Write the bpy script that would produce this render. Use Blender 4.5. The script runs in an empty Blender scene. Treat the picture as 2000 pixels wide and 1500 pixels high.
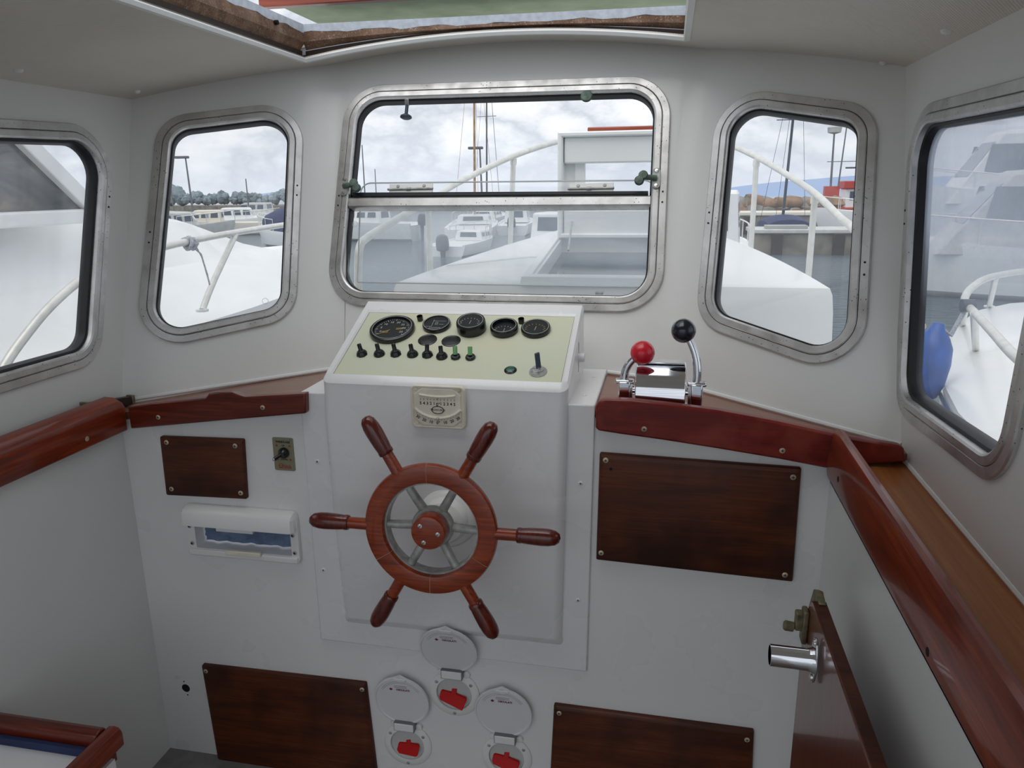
import bpy, bmesh, math, random
import numpy as np
from mathutils import Vector, Matrix
from mathutils.geometry import tessellate_polygon
random.seed(7)
SC = bpy.context.scene
COL = SC.collection
rad = math.radians

# ---------------------------------------------------------------- camera
YAW, PITCH, ROLL, FPX = rad(11.64), rad(14.69), rad(.70), 1476.0
EYE = Vector((0, 0, 1.55))
def cam_axes():
    cy, sy, cp, sp = math.cos(YAW), math.sin(YAW), math.cos(PITCH), math.sin(PITCH)
    f = Vector((-sy*cp, cy*cp, -sp)); r = Vector((cy, sy, 0)); d = f.cross(r)
    c, s = math.cos(ROLL), math.sin(ROLL)
    return c*r + s*d, -s*r + c*d, f
CR, CD, CF = cam_axes()
cam = bpy.data.cameras.new('camera'); cam.sensor_width = 36; cam.sensor_fit = 'HORIZONTAL'
cam.lens = FPX/2000*36; cam.clip_start = .02; cam.clip_end = 20000
co = bpy.data.objects.new('camera', cam); COL.objects.link(co)
m = Matrix((CR, -CD, -CF)).transposed().to_4x4(); m.translation = EYE
co.matrix_world = m
SC.camera = co

# ---------------------------------------------------------------- sky, sun, exposure
SC.view_settings.view_transform = 'Standard'; SC.view_settings.look = 'None'
SC.view_settings.exposure = 0.0; SC.view_settings.gamma = 1.0; SC.view_settings.use_curve_mapping = False
W = bpy.data.worlds.new('sky'); SC.world = W; W.use_nodes = True
nt = W.node_tree; nt.nodes.clear()
def wn(t, **k):
    n = nt.nodes.new(t)
    for a, b in k.items(): setattr(n, a, b)
    return n
def ramp(n, stops):
    e = n.color_ramp.elements
    while len(e) > 1: e.remove(e[0])
    e[0].position, e[0].color = stops[0][0], stops[0][1]
    for p, c in stops[1:]:
        q = e.new(p); q.color = c
def c4(r, g, b): return (r, g, b, 1)
tc = wn('ShaderNodeTexCoord'); sep = wn('ShaderNodeSeparateXYZ'); nt.links.new(tc.outputs['Generated'], sep.inputs[0])
zz = wn('ShaderNodeMath', operation='ADD'); nt.links.new(sep.outputs['Z'], zz.inputs[0]); zz.inputs[1].default_value = .16
ax = wn('ShaderNodeMath', operation='ABSOLUTE'); nt.links.new(zz.outputs[0], ax.inputs[0])
dv = wn('ShaderNodeVectorMath', operation='SCALE')
inv = wn('ShaderNodeMath', operation='DIVIDE'); inv.inputs[0].default_value = 1; nt.links.new(ax.outputs[0], inv.inputs[1])
pw = wn('ShaderNodeMath', operation='POWER'); nt.links.new(inv.outputs[0], pw.inputs[0]); pw.inputs[1].default_value = .12
nt.links.new(tc.outputs['Generated'], dv.inputs[0]); nt.links.new(pw.outputs[0], dv.inputs['Scale'])
mp = wn('ShaderNodeMapping'); nt.links.new(dv.outputs[0], mp.inputs[0]); mp.inputs['Scale'].default_value = (1, 1, 1.9); mp.inputs['Location'].default_value = (.35, .2, .15)
n1 = wn('ShaderNodeTexNoise'); n1.inputs['Scale'].default_value = 7.0; n1.inputs['Detail'].default_value = 9; n1.inputs['Roughness'].default_value = .56; n1.inputs['Distortion'].default_value = 0
nt.links.new(mp.outputs[0], n1.inputs['Vector'])
r1 = wn('ShaderNodeValToRGB'); nt.links.new(n1.outputs[0], r1.inputs[0])
ramp(r1, [(.30, c4(1.0, 1.0, 1.0)), (.42, c4(.80, .83, .87)), (.50, c4(.58, .62, .69)), (.60, c4(.82, .85, .89)), (.68, c4(1.0, 1.0, 1.0))])
# hazier and bluer towards the horizon
r2 = wn('ShaderNodeValToRGB'); nt.links.new(sep.outputs['Z'], r2.inputs[0])
ramp(r2, [(.0, c4(.75, .75, .75)), (.03, c4(.45, .45, .45)), (.09, c4(0, 0, 0))])
mx = wn('ShaderNodeMix', data_type='RGBA'); nt.links.new(r2.outputs[0], mx.inputs[0]); nt.links.new(r1.outputs[0], mx.inputs[6]); mx.inputs[7].default_value = c4(.68, .74, .83)
bg = wn('ShaderNodeBackground'); nt.links.new(mx.outputs[2], bg.inputs[0]); bg.inputs[1].default_value = 1.15
wo = wn('ShaderNodeOutputWorld'); nt.links.new(bg.outputs[0], wo.inputs[0])
sun = bpy.data.lights.new('sun', 'SUN'); sun.energy = 1.3; sun.angle = rad(55); sun.color = (1, .97, .93)
so = bpy.data.objects.new('sun', sun); COL.objects.link(so); so.rotation_euler = (rad(24), 0, rad(-20)); so.location = (0, 0, 30)

# ---------------------------------------------------------------- geometry helpers
def ray(px, py): return CR*((px-1000)/FPX) + CD*((py-750)/FPX) + CF
def P(px, py, axis, val):
    d = ray(px, py); return EYE + d*((val-EYE[axis])/d[axis])
def PP(px, py, o, n):
    d = ray(px, py); return EYE + d*((Vector(o)-EYE).dot(n)/d.dot(n))
def V(*a): return Vector(a)
def perp(a):
    a = a.normalized(); b = a.cross(V(0, 0, 1))
    if b.length < .05: b = a.cross(V(1, 0, 0))
    b.normalize(); return b, a.cross(b).normalized()

class B:
    def __init__(s): s.v, s.f = [], []
    def add(s, vs, fs):
        k = len(s.v); s.v += [Vector(q) for q in vs]; s.f += [tuple(i+k for i in f) for f in fs]; return s
    def box(s, lo, hi):
        x0, y0, z0 = lo; x1, y1, z1 = hi
        return s.add([(x0,y0,z0),(x1,y0,z0),(x1,y1,z0),(x0,y1,z0),(x0,y0,z1),(x1,y0,z1),(x1,y1,z1),(x0,y1,z1)],
                     [(0,3,2,1),(4,5,6,7),(0,1,5,4),(1,2,6,5),(2,3,7,6),(3,0,4,7)])
    def obox(s, c, u, v, w):            # centre and three half-axis vectors
        c = Vector(c); vs = [c+u*a+v*b+w*d for d in (-1, 1) for a, b in ((-1,-1),(1,-1),(1,1),(-1,1))]
        return s.add(vs, [(0,3,2,1),(4,5,6,7),(0,1,5,4),(1,2,6,5),(2,3,7,6),(3,0,4,7)])
    def prism(s, pts, ext):
        pts = [Vector(q) for q in pts]; n = len(pts); ext = Vector(ext)
        return s.add(pts+[q+ext for q in pts], [tuple(range(n)), tuple(range(2*n-1, n-1, -1))]+[(i, (i+1) % n, n+(i+1) % n, n+i) for i in range(n)])
    def loft(s, rings, closed=True, caps=True, loop=False):
        n = len(rings[0]); vs = [q for r in rings for q in r]; fs = []
        R = len(rings)
        for k in range(R if loop else R-1):
            a, b = k*n, ((k+1) % R)*n
            for i in range(n if closed else n-1):
                j = (i+1) % n; fs.append((a+i, a+j, b+j, b+i))
        if caps and closed and not loop: fs += [tuple(range(n-1, -1, -1)), tuple((R-1)*n+i for i in range(n))]
        return s.add(vs, fs)
    def tube(s, path, r, n=10, loop=False):
        path = [Vector(q) for q in path]; N = len(path); rs = r if isinstance(r, (list, tuple)) else [r]*N
        rings = []; prev = None
        for i in range(N):
            if loop: t = path[(i+1) % N]-path[i-1]
            else: t = path[min(i+1, N-1)]-path[max(i-1, 0)]
            t.normalize()
            if prev is None: a, b = perp(t)
            else:
                a = prev-t*prev.dot(t); a.normalize(); b = t.cross(a)
            prev = a
            rings.append([path[i]+(a*math.cos(6.28318*k/n)+b*math.sin(6.28318*k/n))*rs[i] for k in range(n)])
        return s.loft(rings, loop=loop)
    def lathe(s, o, axis, prof, n=24, sx=1, a0=None):
        o = Vector(o); axis = Vector(axis).normalized(); a, b = perp(axis) if a0 is None else (a0, axis.cross(a0))
        rings = [[o+axis*h+(a*math.cos(6.28318*k/n)*sx+b*math.sin(6.28318*k/n))*max(r, 1e-4) for k in range(n)] for r, h in prof]
        return s.loft(rings)
    def cyl(s, p, q, r, n=16, r2=None):
        p, q = Vector(p), Vector(q); return s.lathe(p, q-p, [(r, 0), (r if r2 is None else r2, (q-p).length)], n)
    def sph(s, c, r, n=20, sq=1, axis=(0, 0, 1)):
        return s.lathe(c, axis, [(r*math.sin(math.pi*i/(n//2)), -r*sq*math.cos(math.pi*i/(n//2))) for i in range(n//2+1)], n)

LOC = {}
def props(o, label=None, cat=None, group=None, kind=None):
    for k, v in (('label', label), ('category', cat), ('group', group), ('kind', kind)):
        if v: o[k] = v
    return o
def empty(name, loc, label=None, cat=None, group=None, kind=None):
    o = bpy.data.objects.new(name, None); COL.objects.link(o); o.location = Vector(loc); o.empty_display_size = .1
    LOC[o.name] = Vector(loc); return props(o, label, cat, group, kind)
def mesh(name, b, mat, parent=None, smooth=True, angle=38, bevel=0, seg=2, label=None, cat=None, group=None, kind=None, loc=None):
    L = LOC[parent.name] if parent else (Vector(loc) if loc else V(0, 0, 0))
    me = bpy.data.meshes.new(name); me.from_pydata([q-L for q in b.v], [], b.f)
    bm = bmesh.new(); bm.from_mesh(me); bmesh.ops.remove_doubles(bm, verts=bm.verts, dist=1e-6)
    bmesh.ops.recalc_face_normals(bm, faces=bm.faces); bm.to_mesh(me); bm.free()
    if smooth:
        me.shade_smooth(); me.set_sharp_from_angle(angle=rad(angle))
    for mm in (mat if isinstance(mat, (list, tuple)) else [mat]): me.materials.append(mm)
    o = bpy.data.objects.new(name, me); COL.objects.link(o); LOC[o.name] = L
    if parent: o.parent = parent
    else: o.location = L
    if bevel:
        md = o.modifiers.new('edge', 'BEVEL'); md.width = bevel; md.segments = seg; md.limit_method = 'ANGLE'; md.angle_limit = rad(40)
    return props(o, label, cat, group, kind)
def thing(name, b, mat, label, cat, group=None, **k):
    c = sum(b.v, V(0, 0, 0))/len(b.v)
    return mesh(name, b, mat, label=label, cat=cat, group=group, loc=c, **k)
def letters(name, txt, mat, parent, o, u, v, size, depth=.0006, align='CENTER', sx=1.0, bold=0):
    cu = bpy.data.curves.new('font', 'FONT'); cu.body = txt; cu.size = size; cu.extrude = depth/2; cu.align_x = align; cu.align_y = 'CENTER'; cu.resolution_u = 2; cu.offset = bold
    t = bpy.data.objects.new('font', cu); COL.objects.link(t)
    dg = bpy.context.evaluated_depsgraph_get(); me = bpy.data.meshes.new_from_object(t.evaluated_get(dg))
    bpy.data.objects.remove(t)
    u, v = Vector(u).normalized(), Vector(v).normalized(); w = u.cross(v); L = LOC[parent.name]
    for q in me.vertices: q.co = Vector(o)+u*q.co.x*sx+v*q.co.y+w*q.co.z-L
    me.name = name; me.materials.clear(); me.materials.append(mat)
    ob = bpy.data.objects.new(name, me); COL.objects.link(ob); ob.parent = parent; LOC[ob.name] = L
    return ob

class PL:                                # a plane with axes: u across, v up, n towards the cabin
    def __init__(s, o, u, v):
        s.o = Vector(o); s.u = Vector(u).normalized(); v = Vector(v); s.n = s.u.cross(v).normalized()
        if s.n.dot(EYE-s.o) < 0: s.n = -s.n
        s.v = v-s.u*v.dot(s.u); s.v.normalize()
    def px(s, x, y):
        q = PP(x, y, s.o, s.n)-s.o; return (q.dot(s.u), q.dot(s.v))
    def at(s, a, b=None, h=0):
        if b is None: a, b = a
        return s.o+s.u*a+s.v*b+s.n*h
    def P(s, x, y, h=0): return s.at(s.px(x, y), None, h)
def lx(a, b, c, d):                      # crossing of two lines in a plane
    x1, y1, x2, y2, x3, y3, x4, y4 = *a, *b, *c, *d
    den = (x1-x2)*(y3-y4)-(y1-y2)*(x3-x4); A = x1*y2-y1*x2; C = x3*y4-y3*x4
    return ((A*(x3-x4)-(x1-x2)*C)/den, (A*(y3-y4)-(y1-y2)*C)/den)
def roundpoly(c, d, r, k=8, mids=()):
    """polygon c (2-D, any turn), inset by d, corners rounded by r; mids: {edge: point} adds a projected point on an edge"""
    n = len(c); area = sum(c[i][0]*c[(i+1) % n][1]-c[(i+1) % n][0]*c[i][1] for i in range(n)); sg = 1 if area > 0 else -1
    ln = []
    for i in range(n):
        a, b = Vector(c[i]), Vector(c[(i+1) % n]); t = (b-a).normalized(); nn = Vector((-t.y, t.x))*sg
        ln.append((a+nn*d, b+nn*d, t, nn))
    cor = [Vector(lx(ln[i-1][0], ln[i-1][1], ln[i][0], ln[i][1])) for i in range(n)]
    rr = r if isinstance(r, (list, tuple)) else [r]*n
    out = []
    for i in range(n):
        t0, t1 = -ln[i-1][2], ln[i][2]; th = math.acos(max(-1, min(1, t0.dot(t1)))); q = max(rr[i]-d, .004)
        tl = q/math.tan(th/2); p0, p1 = cor[i]+t0*tl, cor[i]+t1*tl
        ctr = cor[i]+(t0+t1).normalized()*(q/math.sin(th/2))
        a0 = math.atan2(*(p0-ctr).yx); a1 = math.atan2(*(p1-ctr).yx); da = (a1-a0+math.pi) % (2*math.pi)-math.pi
        out += [tuple(ctr+Vector((math.cos(a0+da*j/k), math.sin(a0+da*j/k)))*q) for j in range(k+1)]
        if i in dict(mids): 
            mpt = Vector(dict(mids)[i]); out.append(tuple(mpt+ln[i][3]*(d+((ln[i][0]-ln[i][3]*d-mpt).dot(ln[i][3])))))
    return out
def slab(b, pl, outer, holes, t, h0=0):
    """flat sheet with holes, front at height h0, thickness t away from the cabin"""
    polys = [outer]+list(holes); flat = [q for p in polys for q in p]
    tri = tessellate_polygon([[Vector((*q, 0)) for q in p] for p in polys]); n = len(flat)
    vs = [pl.at(q, None, h0) for q in flat]+[pl.at(q, None, h0-t) for q in flat]
    fs = [tuple(x) for x in tri]+[tuple(n+i for i in reversed(x)) for x in tri]; k = 0
    for p in polys:
        m_ = len(p); fs += [(k+i, k+(i+1) % m_, n+k+(i+1) % m_, n+k+i) for i in range(m_)]; k += m_
    return b.add(vs, fs)
def circ(c, r, n=24): return [(c[0]+r*math.cos(6.28318*i/n), c[1]+r*math.sin(6.28318*i/n)) for i in range(n)]
# ---------------------------------------------------------------- materials
def lin(c): c /= 255; return c/12.92 if c <= .04045 else ((c+.055)/1.055)**2.4
def rgb(r, g, b): return (lin(r), lin(g), lin(b), 1)
class Mt:
    def __init__(s, name, col=(200, 200, 200), rough=.5, metal=0, coat=0, spec=.5):
        s.m = bpy.data.materials.new(name); s.m.use_nodes = True; s.t = s.m.node_tree; s.p = s.t.nodes['Principled BSDF']
        s.p.inputs['Base Color'].default_value = rgb(*col); s.p.inputs['Roughness'].default_value = rough; s.p.inputs['Metallic'].default_value = metal
        s.p.inputs['Coat Weight'].default_value = coat; s.p.inputs['Coat Roughness'].default_value = .08; s.p.inputs['Specular IOR Level'].default_value = spec
        s.tc = s.n('ShaderNodeTexCoord')
    def n(s, t, **k):
        q = s.t.nodes.new(t)
        for a, b in k.items(): setattr(q, a, b)
        return q
    def l(s, a, b): s.t.links.new(a, b)
    def n_map(s, v, a, b):
        q = s.n('ShaderNodeMapRange'); s.l(v, q.inputs[0]); q.inputs[1].default_value = a; q.inputs[2].default_value = b; return q.outputs[0]
    def noise(s, scale, detail=4, rough=.5, vec=(1, 1, 1), dist=0):
        mpn = s.n('ShaderNodeMapping'); s.l(s.tc.outputs['Object'], mpn.inputs[0]); mpn.inputs['Scale'].default_value = vec
        q = s.n('ShaderNodeTexNoise'); s.l(mpn.outputs[0], q.inputs['Vector']); q.inputs['Scale'].default_value = scale; q.inputs['Detail'].default_value = detail; q.inputs['Roughness'].default_value = rough; q.inputs['Distortion'].default_value = dist
        return q.outputs[0]
    def ramp(s, fac, stops):
        q = s.n('ShaderNodeValToRGB'); s.l(fac, q.inputs[0]); ramp(q, stops); return q.outputs[0]
    def mix(s, fac, a, b, mode='MIX'):
        q = s.n('ShaderNodeMix', data_type='RGBA', blend_type=mode)
        for i, x in ((0, fac), (6, a), (7, b)):
            if isinstance(x, (tuple, float, int)): q.inputs[i].default_value = x
            else: s.l(x, q.inputs[i])
        return q.outputs[2]
    def col(s, out): s.l(out, s.p.inputs['Base Color']); return s
    def rgh(s, out): s.l(out, s.p.inputs['Roughness']); return s
    def bump(s, h, st=.2, d=.002):
        q = s.n('ShaderNodeBump'); s.l(h, q.inputs['Height']); q.inputs['Strength'].default_value = st; q.inputs['Distance'].default_value = d
        s.l(q.outputs[0], s.p.inputs['Normal']); return s
def plain(name, col, rough=.5, metal=0, coat=0, var=.0, scale=30, bump=0, spec=.5):
    k = Mt(name, col, rough, metal, coat, spec)
    if var or bump:
        nz = k.noise(scale, 5)
        if var:
            a = rgb(*[max(0, c*(1-var)) for c in col]); b_ = rgb(*[min(255, c*(1+var)) for c in col])
            k.col(k.ramp(nz, [(.3, a), (.7, b_)]))
        if bump: k.bump(nz, bump, .003)
    return k.m
def wood(name, dark, mid, light, axis=0, rough=.35, coat=.8, scale=1.0, blotch=None, streak=14, spec=.5):
    k = Mt(name, mid, rough, 0, coat, spec)
    vec = [streak*scale]*3; vec[axis] = 1.1*scale
    g = k.noise(3.0, 6, .6, tuple(vec), .6)
    vec2 = [70*scale]*3; vec2[axis] = 2.5*scale
    fine = k.noise(4.0, 3, .6, tuple(vec2))
    c = k.ramp(g, [(.28, rgb(*dark)), (.5, rgb(*mid)), (.72, rgb(*light))])
    c = k.mix(k.ramp(fine, [(.38, c4(.5, .5, .5)), (.6, c4(0, 0, 0))]), c, rgb(*dark))
    if blotch:
        c = k.mix(k.ramp(k.noise(blotch[0], 3, .55), [(.47, c4(0, 0, 0)), (.62, c4(.75, .75, .75))]), c, rgb(*blotch[1]))
    k.col(c); k.bump(fine, .12, .001)
    return k.m
def paint(name, col, rough=.35, bump=.10, grime=(190, 188, 184), amt=.25, coat=.15):
    k = Mt(name, col, rough, 0, coat)
    g = k.ramp(k.noise(2.3, 6, .6), [(.25, c4(0, 0, 0)), (.9, c4(amt, amt, amt))])
    k.col(k.mix(g, rgb(*col), rgb(*grime))); k.bump(k.noise(26, 4, .55), bump, .004)
    k.rgh(k.ramp(k.noise(6, 3), [(.3, c4(rough*.8, rough*.8, rough*.8)), (.7, c4(rough*1.25, rough*1.25, rough*1.25))]))
    return k.m
M = {}
M['wall'] = paint('white_wall_paint', (225, 226, 223), .36, .16, (200, 201, 201), .3)
M['bulk'] = paint('white_bulkhead_paint', (229, 230, 230), .3, .04, (221, 221, 220), .06)
M['gel'] = paint('white_console_gelcoat', (230, 230, 231), .26, .03, (222, 222, 222), .06, .3)
k = Mt('ceiling_vinyl', (196, 190, 180), .55)
wv = k.n('ShaderNodeTexWave'); mpn = k.n('ShaderNodeMapping'); k.l(k.tc.outputs['Object'], mpn.inputs[0]); mpn.inputs['Rotation'].default_value = (0, 0, rad(38)); k.l(mpn.outputs[0], wv.inputs[0]); wv.inputs['Scale'].default_value = 55; wv.inputs['Distortion'].default_value = .6
k.bump(wv.outputs['Fac'], .4, .002); k.col(k.ramp(k.noise(2.2, 4), [(.35, rgb(212, 205, 193)), (.65, rgb(222, 216, 206))])); M['ceil'] = k.m
M['floor'] = plain('grey_floor', (120, 120, 118), .6, var=.08)
k = Mt('aluminium_frame', (186, 185, 183), .34, .75)
vo = k.n('ShaderNodeTexVoronoi'); k.l(k.tc.outputs['Object'], vo.inputs['Vector']); vo.inputs['Scale'].default_value = 105
sp = k.ramp(vo.outputs['Distance'], [(.10, c4(1, 1, 1)), (.17, c4(0, 0, 0))]); sp2 = k.ramp(k.noise(9, 3), [(.43, c4(0, 0, 0)), (.55, c4(1, 1, 1))])
mm_ = k.mix(1.0, sp, sp2, 'MULTIPLY'); base = k.ramp(k.noise(14, 5, .6), [(.3, rgb(184, 183, 181)), (.7, rgb(216, 215, 214))])
k.col(k.mix(mm_, base, rgb(60, 58, 56))); k.rgh(k.ramp(k.noise(30, 3), [(.3, c4(.28, .28, .28)), (.7, c4(.46, .46, .46))])); M['alu'] = k.m
M['rubber'] = plain('black_rubber', (14, 15, 22), .5, var=.2)
M['black'] = plain('black_plastic', (17, 18, 21), .3, coat=.2)
M['dial'] = plain('dial_black', (26, 28, 30), .35)
M['white'] = plain('white_plastic', (232, 232, 230), .32)
M['cream'] = plain('cream_plastic', (228, 222, 206), .35, var=.03)
M['lid'] = plain('grey_white_plastic', (222, 224, 227), .35)
M['chrome'] = plain('polished_chrome', (224, 226, 230), .06, 1)
M['steel'] = plain('stainless_steel', (200, 200, 198), .2, 1, var=.03)
M['galv'] = plain('dull_grey_metal', (166, 168, 164), .45, .3, var=.14, scale=60)
M['brass'] = plain('tarnished_brass', (184, 170, 146), .45, .3, var=.2, scale=80)
M['oldbrass'] = plain('dull_old_brass', (124, 116, 92), .5, .45, var=.2, scale=80)
M['verd'] = plain('verdigris_bronze', (92, 108, 98), .6, .35, var=.25, scale=60)
M['red'] = plain('red_plastic', (190, 10, 12), .5, spec=.25)
M['redball'] = plain('red_knob', (206, 22, 44), .28, coat=.3)
M['navy'] = plain('dark_navy_knob', (16, 22, 36), .22, coat=.4)
M['ink'] = plain('black_ink', (22, 22, 20), .6)
M['redink'] = plain('red_ink', (170, 40, 30), .6)
M['maroon'] = plain('dark_red_ink', (120, 26, 40), .6)
M['pale'] = plain('pale_marking', (196, 200, 202), .5)
M['ochre'] = plain('ochre_marking', (190, 160, 80), .5)
M['green'] = plain('green_lens', (20, 92, 72), .15, coat=.5)
M['leaf'] = plain('pale_green_lever', (112, 166, 112), .4)
M['hole'] = plain('dark_recess', (8, 8, 9), .9)
M['caulk'] = plain('white_caulk', (232, 234, 232), .4, bump=.3, scale=40)
k = Mt('olive_instrument_panel', (190, 196, 166), .42)
k.col(k.mix(k.ramp(k.noise(5, 4), [(.45, c4(0, 0, 0)), (.75, c4(.55, .55, .55))]), rgb(203, 207, 184), rgb(210, 205, 166))); M['dash'] = k.m
M['badge'] = plain('khaki_label_plate', (138, 136, 112), .4, .3)
M['film'] = plain('blue_protective_film', (96, 116, 146), .15, coat=.6, var=.15, scale=30, bump=.8)
M['mah_x'] = wood('varnished_mahogany', (62, 17, 6), (100, 30, 10), (128, 48, 17), 0, .34, .35, spec=.35)
M['mah_y'] = wood('varnished_mahogany_lengthwise', (84, 26, 7), (128, 44, 13), (154, 66, 22), 1, .32, .4, spec=.35)
M['mah_red'] = wood('worn_red_mahogany', (84, 10, 5), (114, 20, 10), (136, 36, 18), 0, .40, .3, 1, (9, (134, 50, 34)), spec=.3)
M['wheelwood'] = wood('gloss_wheel_wood', (104, 34, 7), (148, 56, 14), (172, 76, 22), 0, .26, .5, 2.2, spec=.35)
M['handle'] = wood('gloss_handle_wood', (62, 17, 7), (98, 29, 11), (120, 42, 16), 2, .22, .6, 2.5, spec=.35)
M['panel'] = wood('dark_brown_plywood', (58, 24, 9), (88, 40, 15), (108, 54, 22), 0, .5, .12, .8, (4.5, (38, 12, 6)), 9, spec=.3)
M['shelfwood'] = wood('matt_brown_shelf', (122, 74, 50), (134, 86, 62), (144, 98, 76), 0, .38, .35, .7)
M['hardboard'] = wood('orange_brown_hardboard', (150, 86, 40), (166, 102, 50), (180, 116, 62), 1, .5, .2, .6, None, 40)
M['doorwood'] = wood('glossy_door_wood', (84, 36, 20), (110, 50, 30), (128, 66, 42), 2, .3, .5, 1.0)
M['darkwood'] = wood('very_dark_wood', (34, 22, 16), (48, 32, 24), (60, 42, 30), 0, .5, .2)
k = Mt('raw_fibreglass', (150, 118, 92), .7)
nz = k.noise(7, 8, .7, (1, 1, 1), 1.2); hair = k.noise(90, 3, .7, (1, 1.4, .7), 3)
c_ = k.ramp(nz, [(.3, rgb(78, 52, 36)), (.5, rgb(118, 88, 66)), (.7, rgb(160, 132, 112))])
k.col(k.mix(k.ramp(hair, [(.55, c4(0, 0, 0)), (.68, c4(.6, .6, .6))]), c_, rgb(206, 190, 174))); k.bump(hair, .5, .004); M['fibre'] = k.m
M['fray'] = plain('frayed_white_glass_cloth', (206, 214, 224), .6, var=.06, scale=60, bump=.5)
k = Mt('pale_green_underside', (176, 190, 148), .5); k.col(k.ramp(k.noise(7, 6, .6), [(.35, rgb(160, 176, 134)), (.65, rgb(190, 202, 168))])); M['lidgreen'] = k.m
M['lidwood'] = wood('reddish_lid_wood', (128, 52, 34), (158, 72, 50), (172, 92, 66), 0, .4, .4)
# outdoors
M['boat'] = plain('white_boat_gelcoat', (238, 240, 240), .3, coat=.2, var=.012, scale=3)
M['boatgrey'] = plain('weathered_boat_white', (196, 198, 196), .5, var=.06, scale=3)
M['boatcream'] = plain('cream_gelcoat', (226, 220, 206), .4, var=.03)
M['rail'] = plain('white_painted_rail', (222, 222, 216), .3, .2, var=.05, scale=20)
M['tubesteel'] = plain('brushed_rail_steel', (200, 200, 202), .25, .9, var=.04, scale=40)
M['bluecanvas'] = plain('navy_canvas', (40, 52, 92), .8, var=.12, scale=8)
M['bluefender'] = plain('blue_fender', (42, 86, 160), .4, var=.12, scale=12)
M['rope'] = plain('weathered_rope', (176, 178, 186), .85, var=.15, scale=120, bump=.6)
M['outboard'] = plain('dark_outboard', (52, 62, 76), .35)
M['boatglass'] = plain('dark_boat_window', (70, 82, 96), .1, coat=.5)
k = Mt('painted_reflection_cabin_glass', (92, 96, 100), .12, coat=.6); k.col(k.ramp(k.noise(1.6, 5, .6, (1, 1, 2.4), 1.0), [(.34, rgb(64, 68, 72)), (.48, rgb(104, 106, 108)), (.58, rgb(150, 136, 118)), (.70, rgb(176, 168, 154))])); M['cabglass'] = k.m  # brown and grey reflections are mixed into the glass colour
M['concrete'] = plain('stained_concrete', (128, 122, 112), .85, var=.22, scale=1.3, bump=.3)
M['rock'] = plain('brown_rock', (134, 110, 88), .9, var=.28, scale=.9, bump=.5)
M['rock2'] = plain('grey_rock', (128, 126, 122), .9, var=.2, scale=.9, bump=.5)
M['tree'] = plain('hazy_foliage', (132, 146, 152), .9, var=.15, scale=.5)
M['hill'] = plain('haze_blue_hills', (156, 174, 204), 1, spec=0)  # aerial haze is put into the base colour as blue
M['mast'] = plain('grey_mast', (120, 120, 124), .4, .3)
M['mastdark'] = plain('dark_mast', (54, 66, 82), .5)
M['redboat'] = plain('red_superstructure', (190, 64, 52), .5)
M['tan'] = plain('tan_upholstery', (172, 142, 112), .7, var=.15, scale=3)
k = Mt('harbour_water', (84, 100, 110), .07, spec=.8)
w1 = k.noise(1.9, 6, .62, (1.0, 2.6, 1)); k.bump(w1, .5, .22); k.col(k.ramp(k.noise(.15, 3), [(.3, rgb(74, 92, 104)), (.7, rgb(100, 118, 128))])); M['water'] = k.m

def glass(name, haze, hz_col=(226, 232, 240), lo=.35, hi=.7, scale=3, base=.02, tint=(1, 1, 1), vec=(1, 1, 1), zr=None):
    """clear pane with a film of dirt: a diffusing layer whose amount follows a noise"""
    k = Mt(name); t = k.t; t.nodes.remove(k.p)
    tr = k.n('ShaderNodeBsdfTransparent'); tr.inputs[0].default_value = (*tint, 1)
    gl = k.n('ShaderNodeBsdfGlossy'); gl.inputs['Roughness'].default_value = .02
    lw = k.n('ShaderNodeLayerWeight'); lw.inputs[0].default_value = .5
    p5 = k.n('ShaderNodeMath', operation='POWER'); k.l(lw.outputs['Facing'], p5.inputs[0]); p5.inputs[1].default_value = 5
    fr = k.n('ShaderNodeMath', operation='MULTIPLY_ADD'); k.l(p5.outputs[0], fr.inputs[0]); fr.inputs[1].default_value = .5; fr.inputs[2].default_value = .03
    m1 = k.n('ShaderNodeMixShader'); k.l(fr.outputs[0], m1.inputs[0]); k.l(tr.outputs[0], m1.inputs[1]); k.l(gl.outputs[0], m1.inputs[2])
    df = k.n('ShaderNodeBsdfDiffuse'); df.inputs[0].default_value = rgb(*hz_col)
    tl = k.n('ShaderNodeBsdfTranslucent'); tl.inputs[0].default_value = rgb(*hz_col)
    m2 = k.n('ShaderNodeMixShader'); m2.inputs[0].default_value = .9; k.l(df.outputs[0], m2.inputs[1]); k.l(tl.outputs[0], m2.inputs[2])
    nzz = k.ramp(k.noise(scale, 6, .6, vec, .5), [(lo, c4(base, base, base)), (hi, c4(haze, haze, haze))])
    if zr:
        sx_ = k.n('ShaderNodeSeparateXYZ'); k.l(k.tc.outputs['Object'], sx_.inputs[0]); nzz = k.mix(1.0, nzz, k.ramp(k.n_map(sx_.outputs[2], -.5, .5), zr), 'MULTIPLY')
    m3 = k.n('ShaderNodeMixShader'); k.l(nzz, m3.inputs[0]); k.l(m1.outputs[0], m3.inputs[1]); k.l(m2.outputs[0], m3.inputs[2])
    k.l(m3.outputs[0], t.nodes['Material Output'].inputs[0]); return k.m
M['pane'] = glass('window_glass', .07, base=.02)
M['panehazy'] = glass('hazy_window_glass', .08, base=.02, scale=2.0, vec=(2, 2, .6))
M['panefog'] = glass('fogged_window_glass', .56, base=.30, scale=2.6, lo=.36, hi=.66, hz_col=(222, 228, 240), zr=[(.40, c4(.07, .07, .07)), (.50, c4(.45, .45, .45)), (.58, c4(1, 1, 1)), (.85, c4(.8, .8, .8))])
M['acryl'] = glass('scratched_acrylic', .25, base=.09, scale=5, vec=(.5, 1, 2.5), hz_col=(234, 241, 250))
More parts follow.
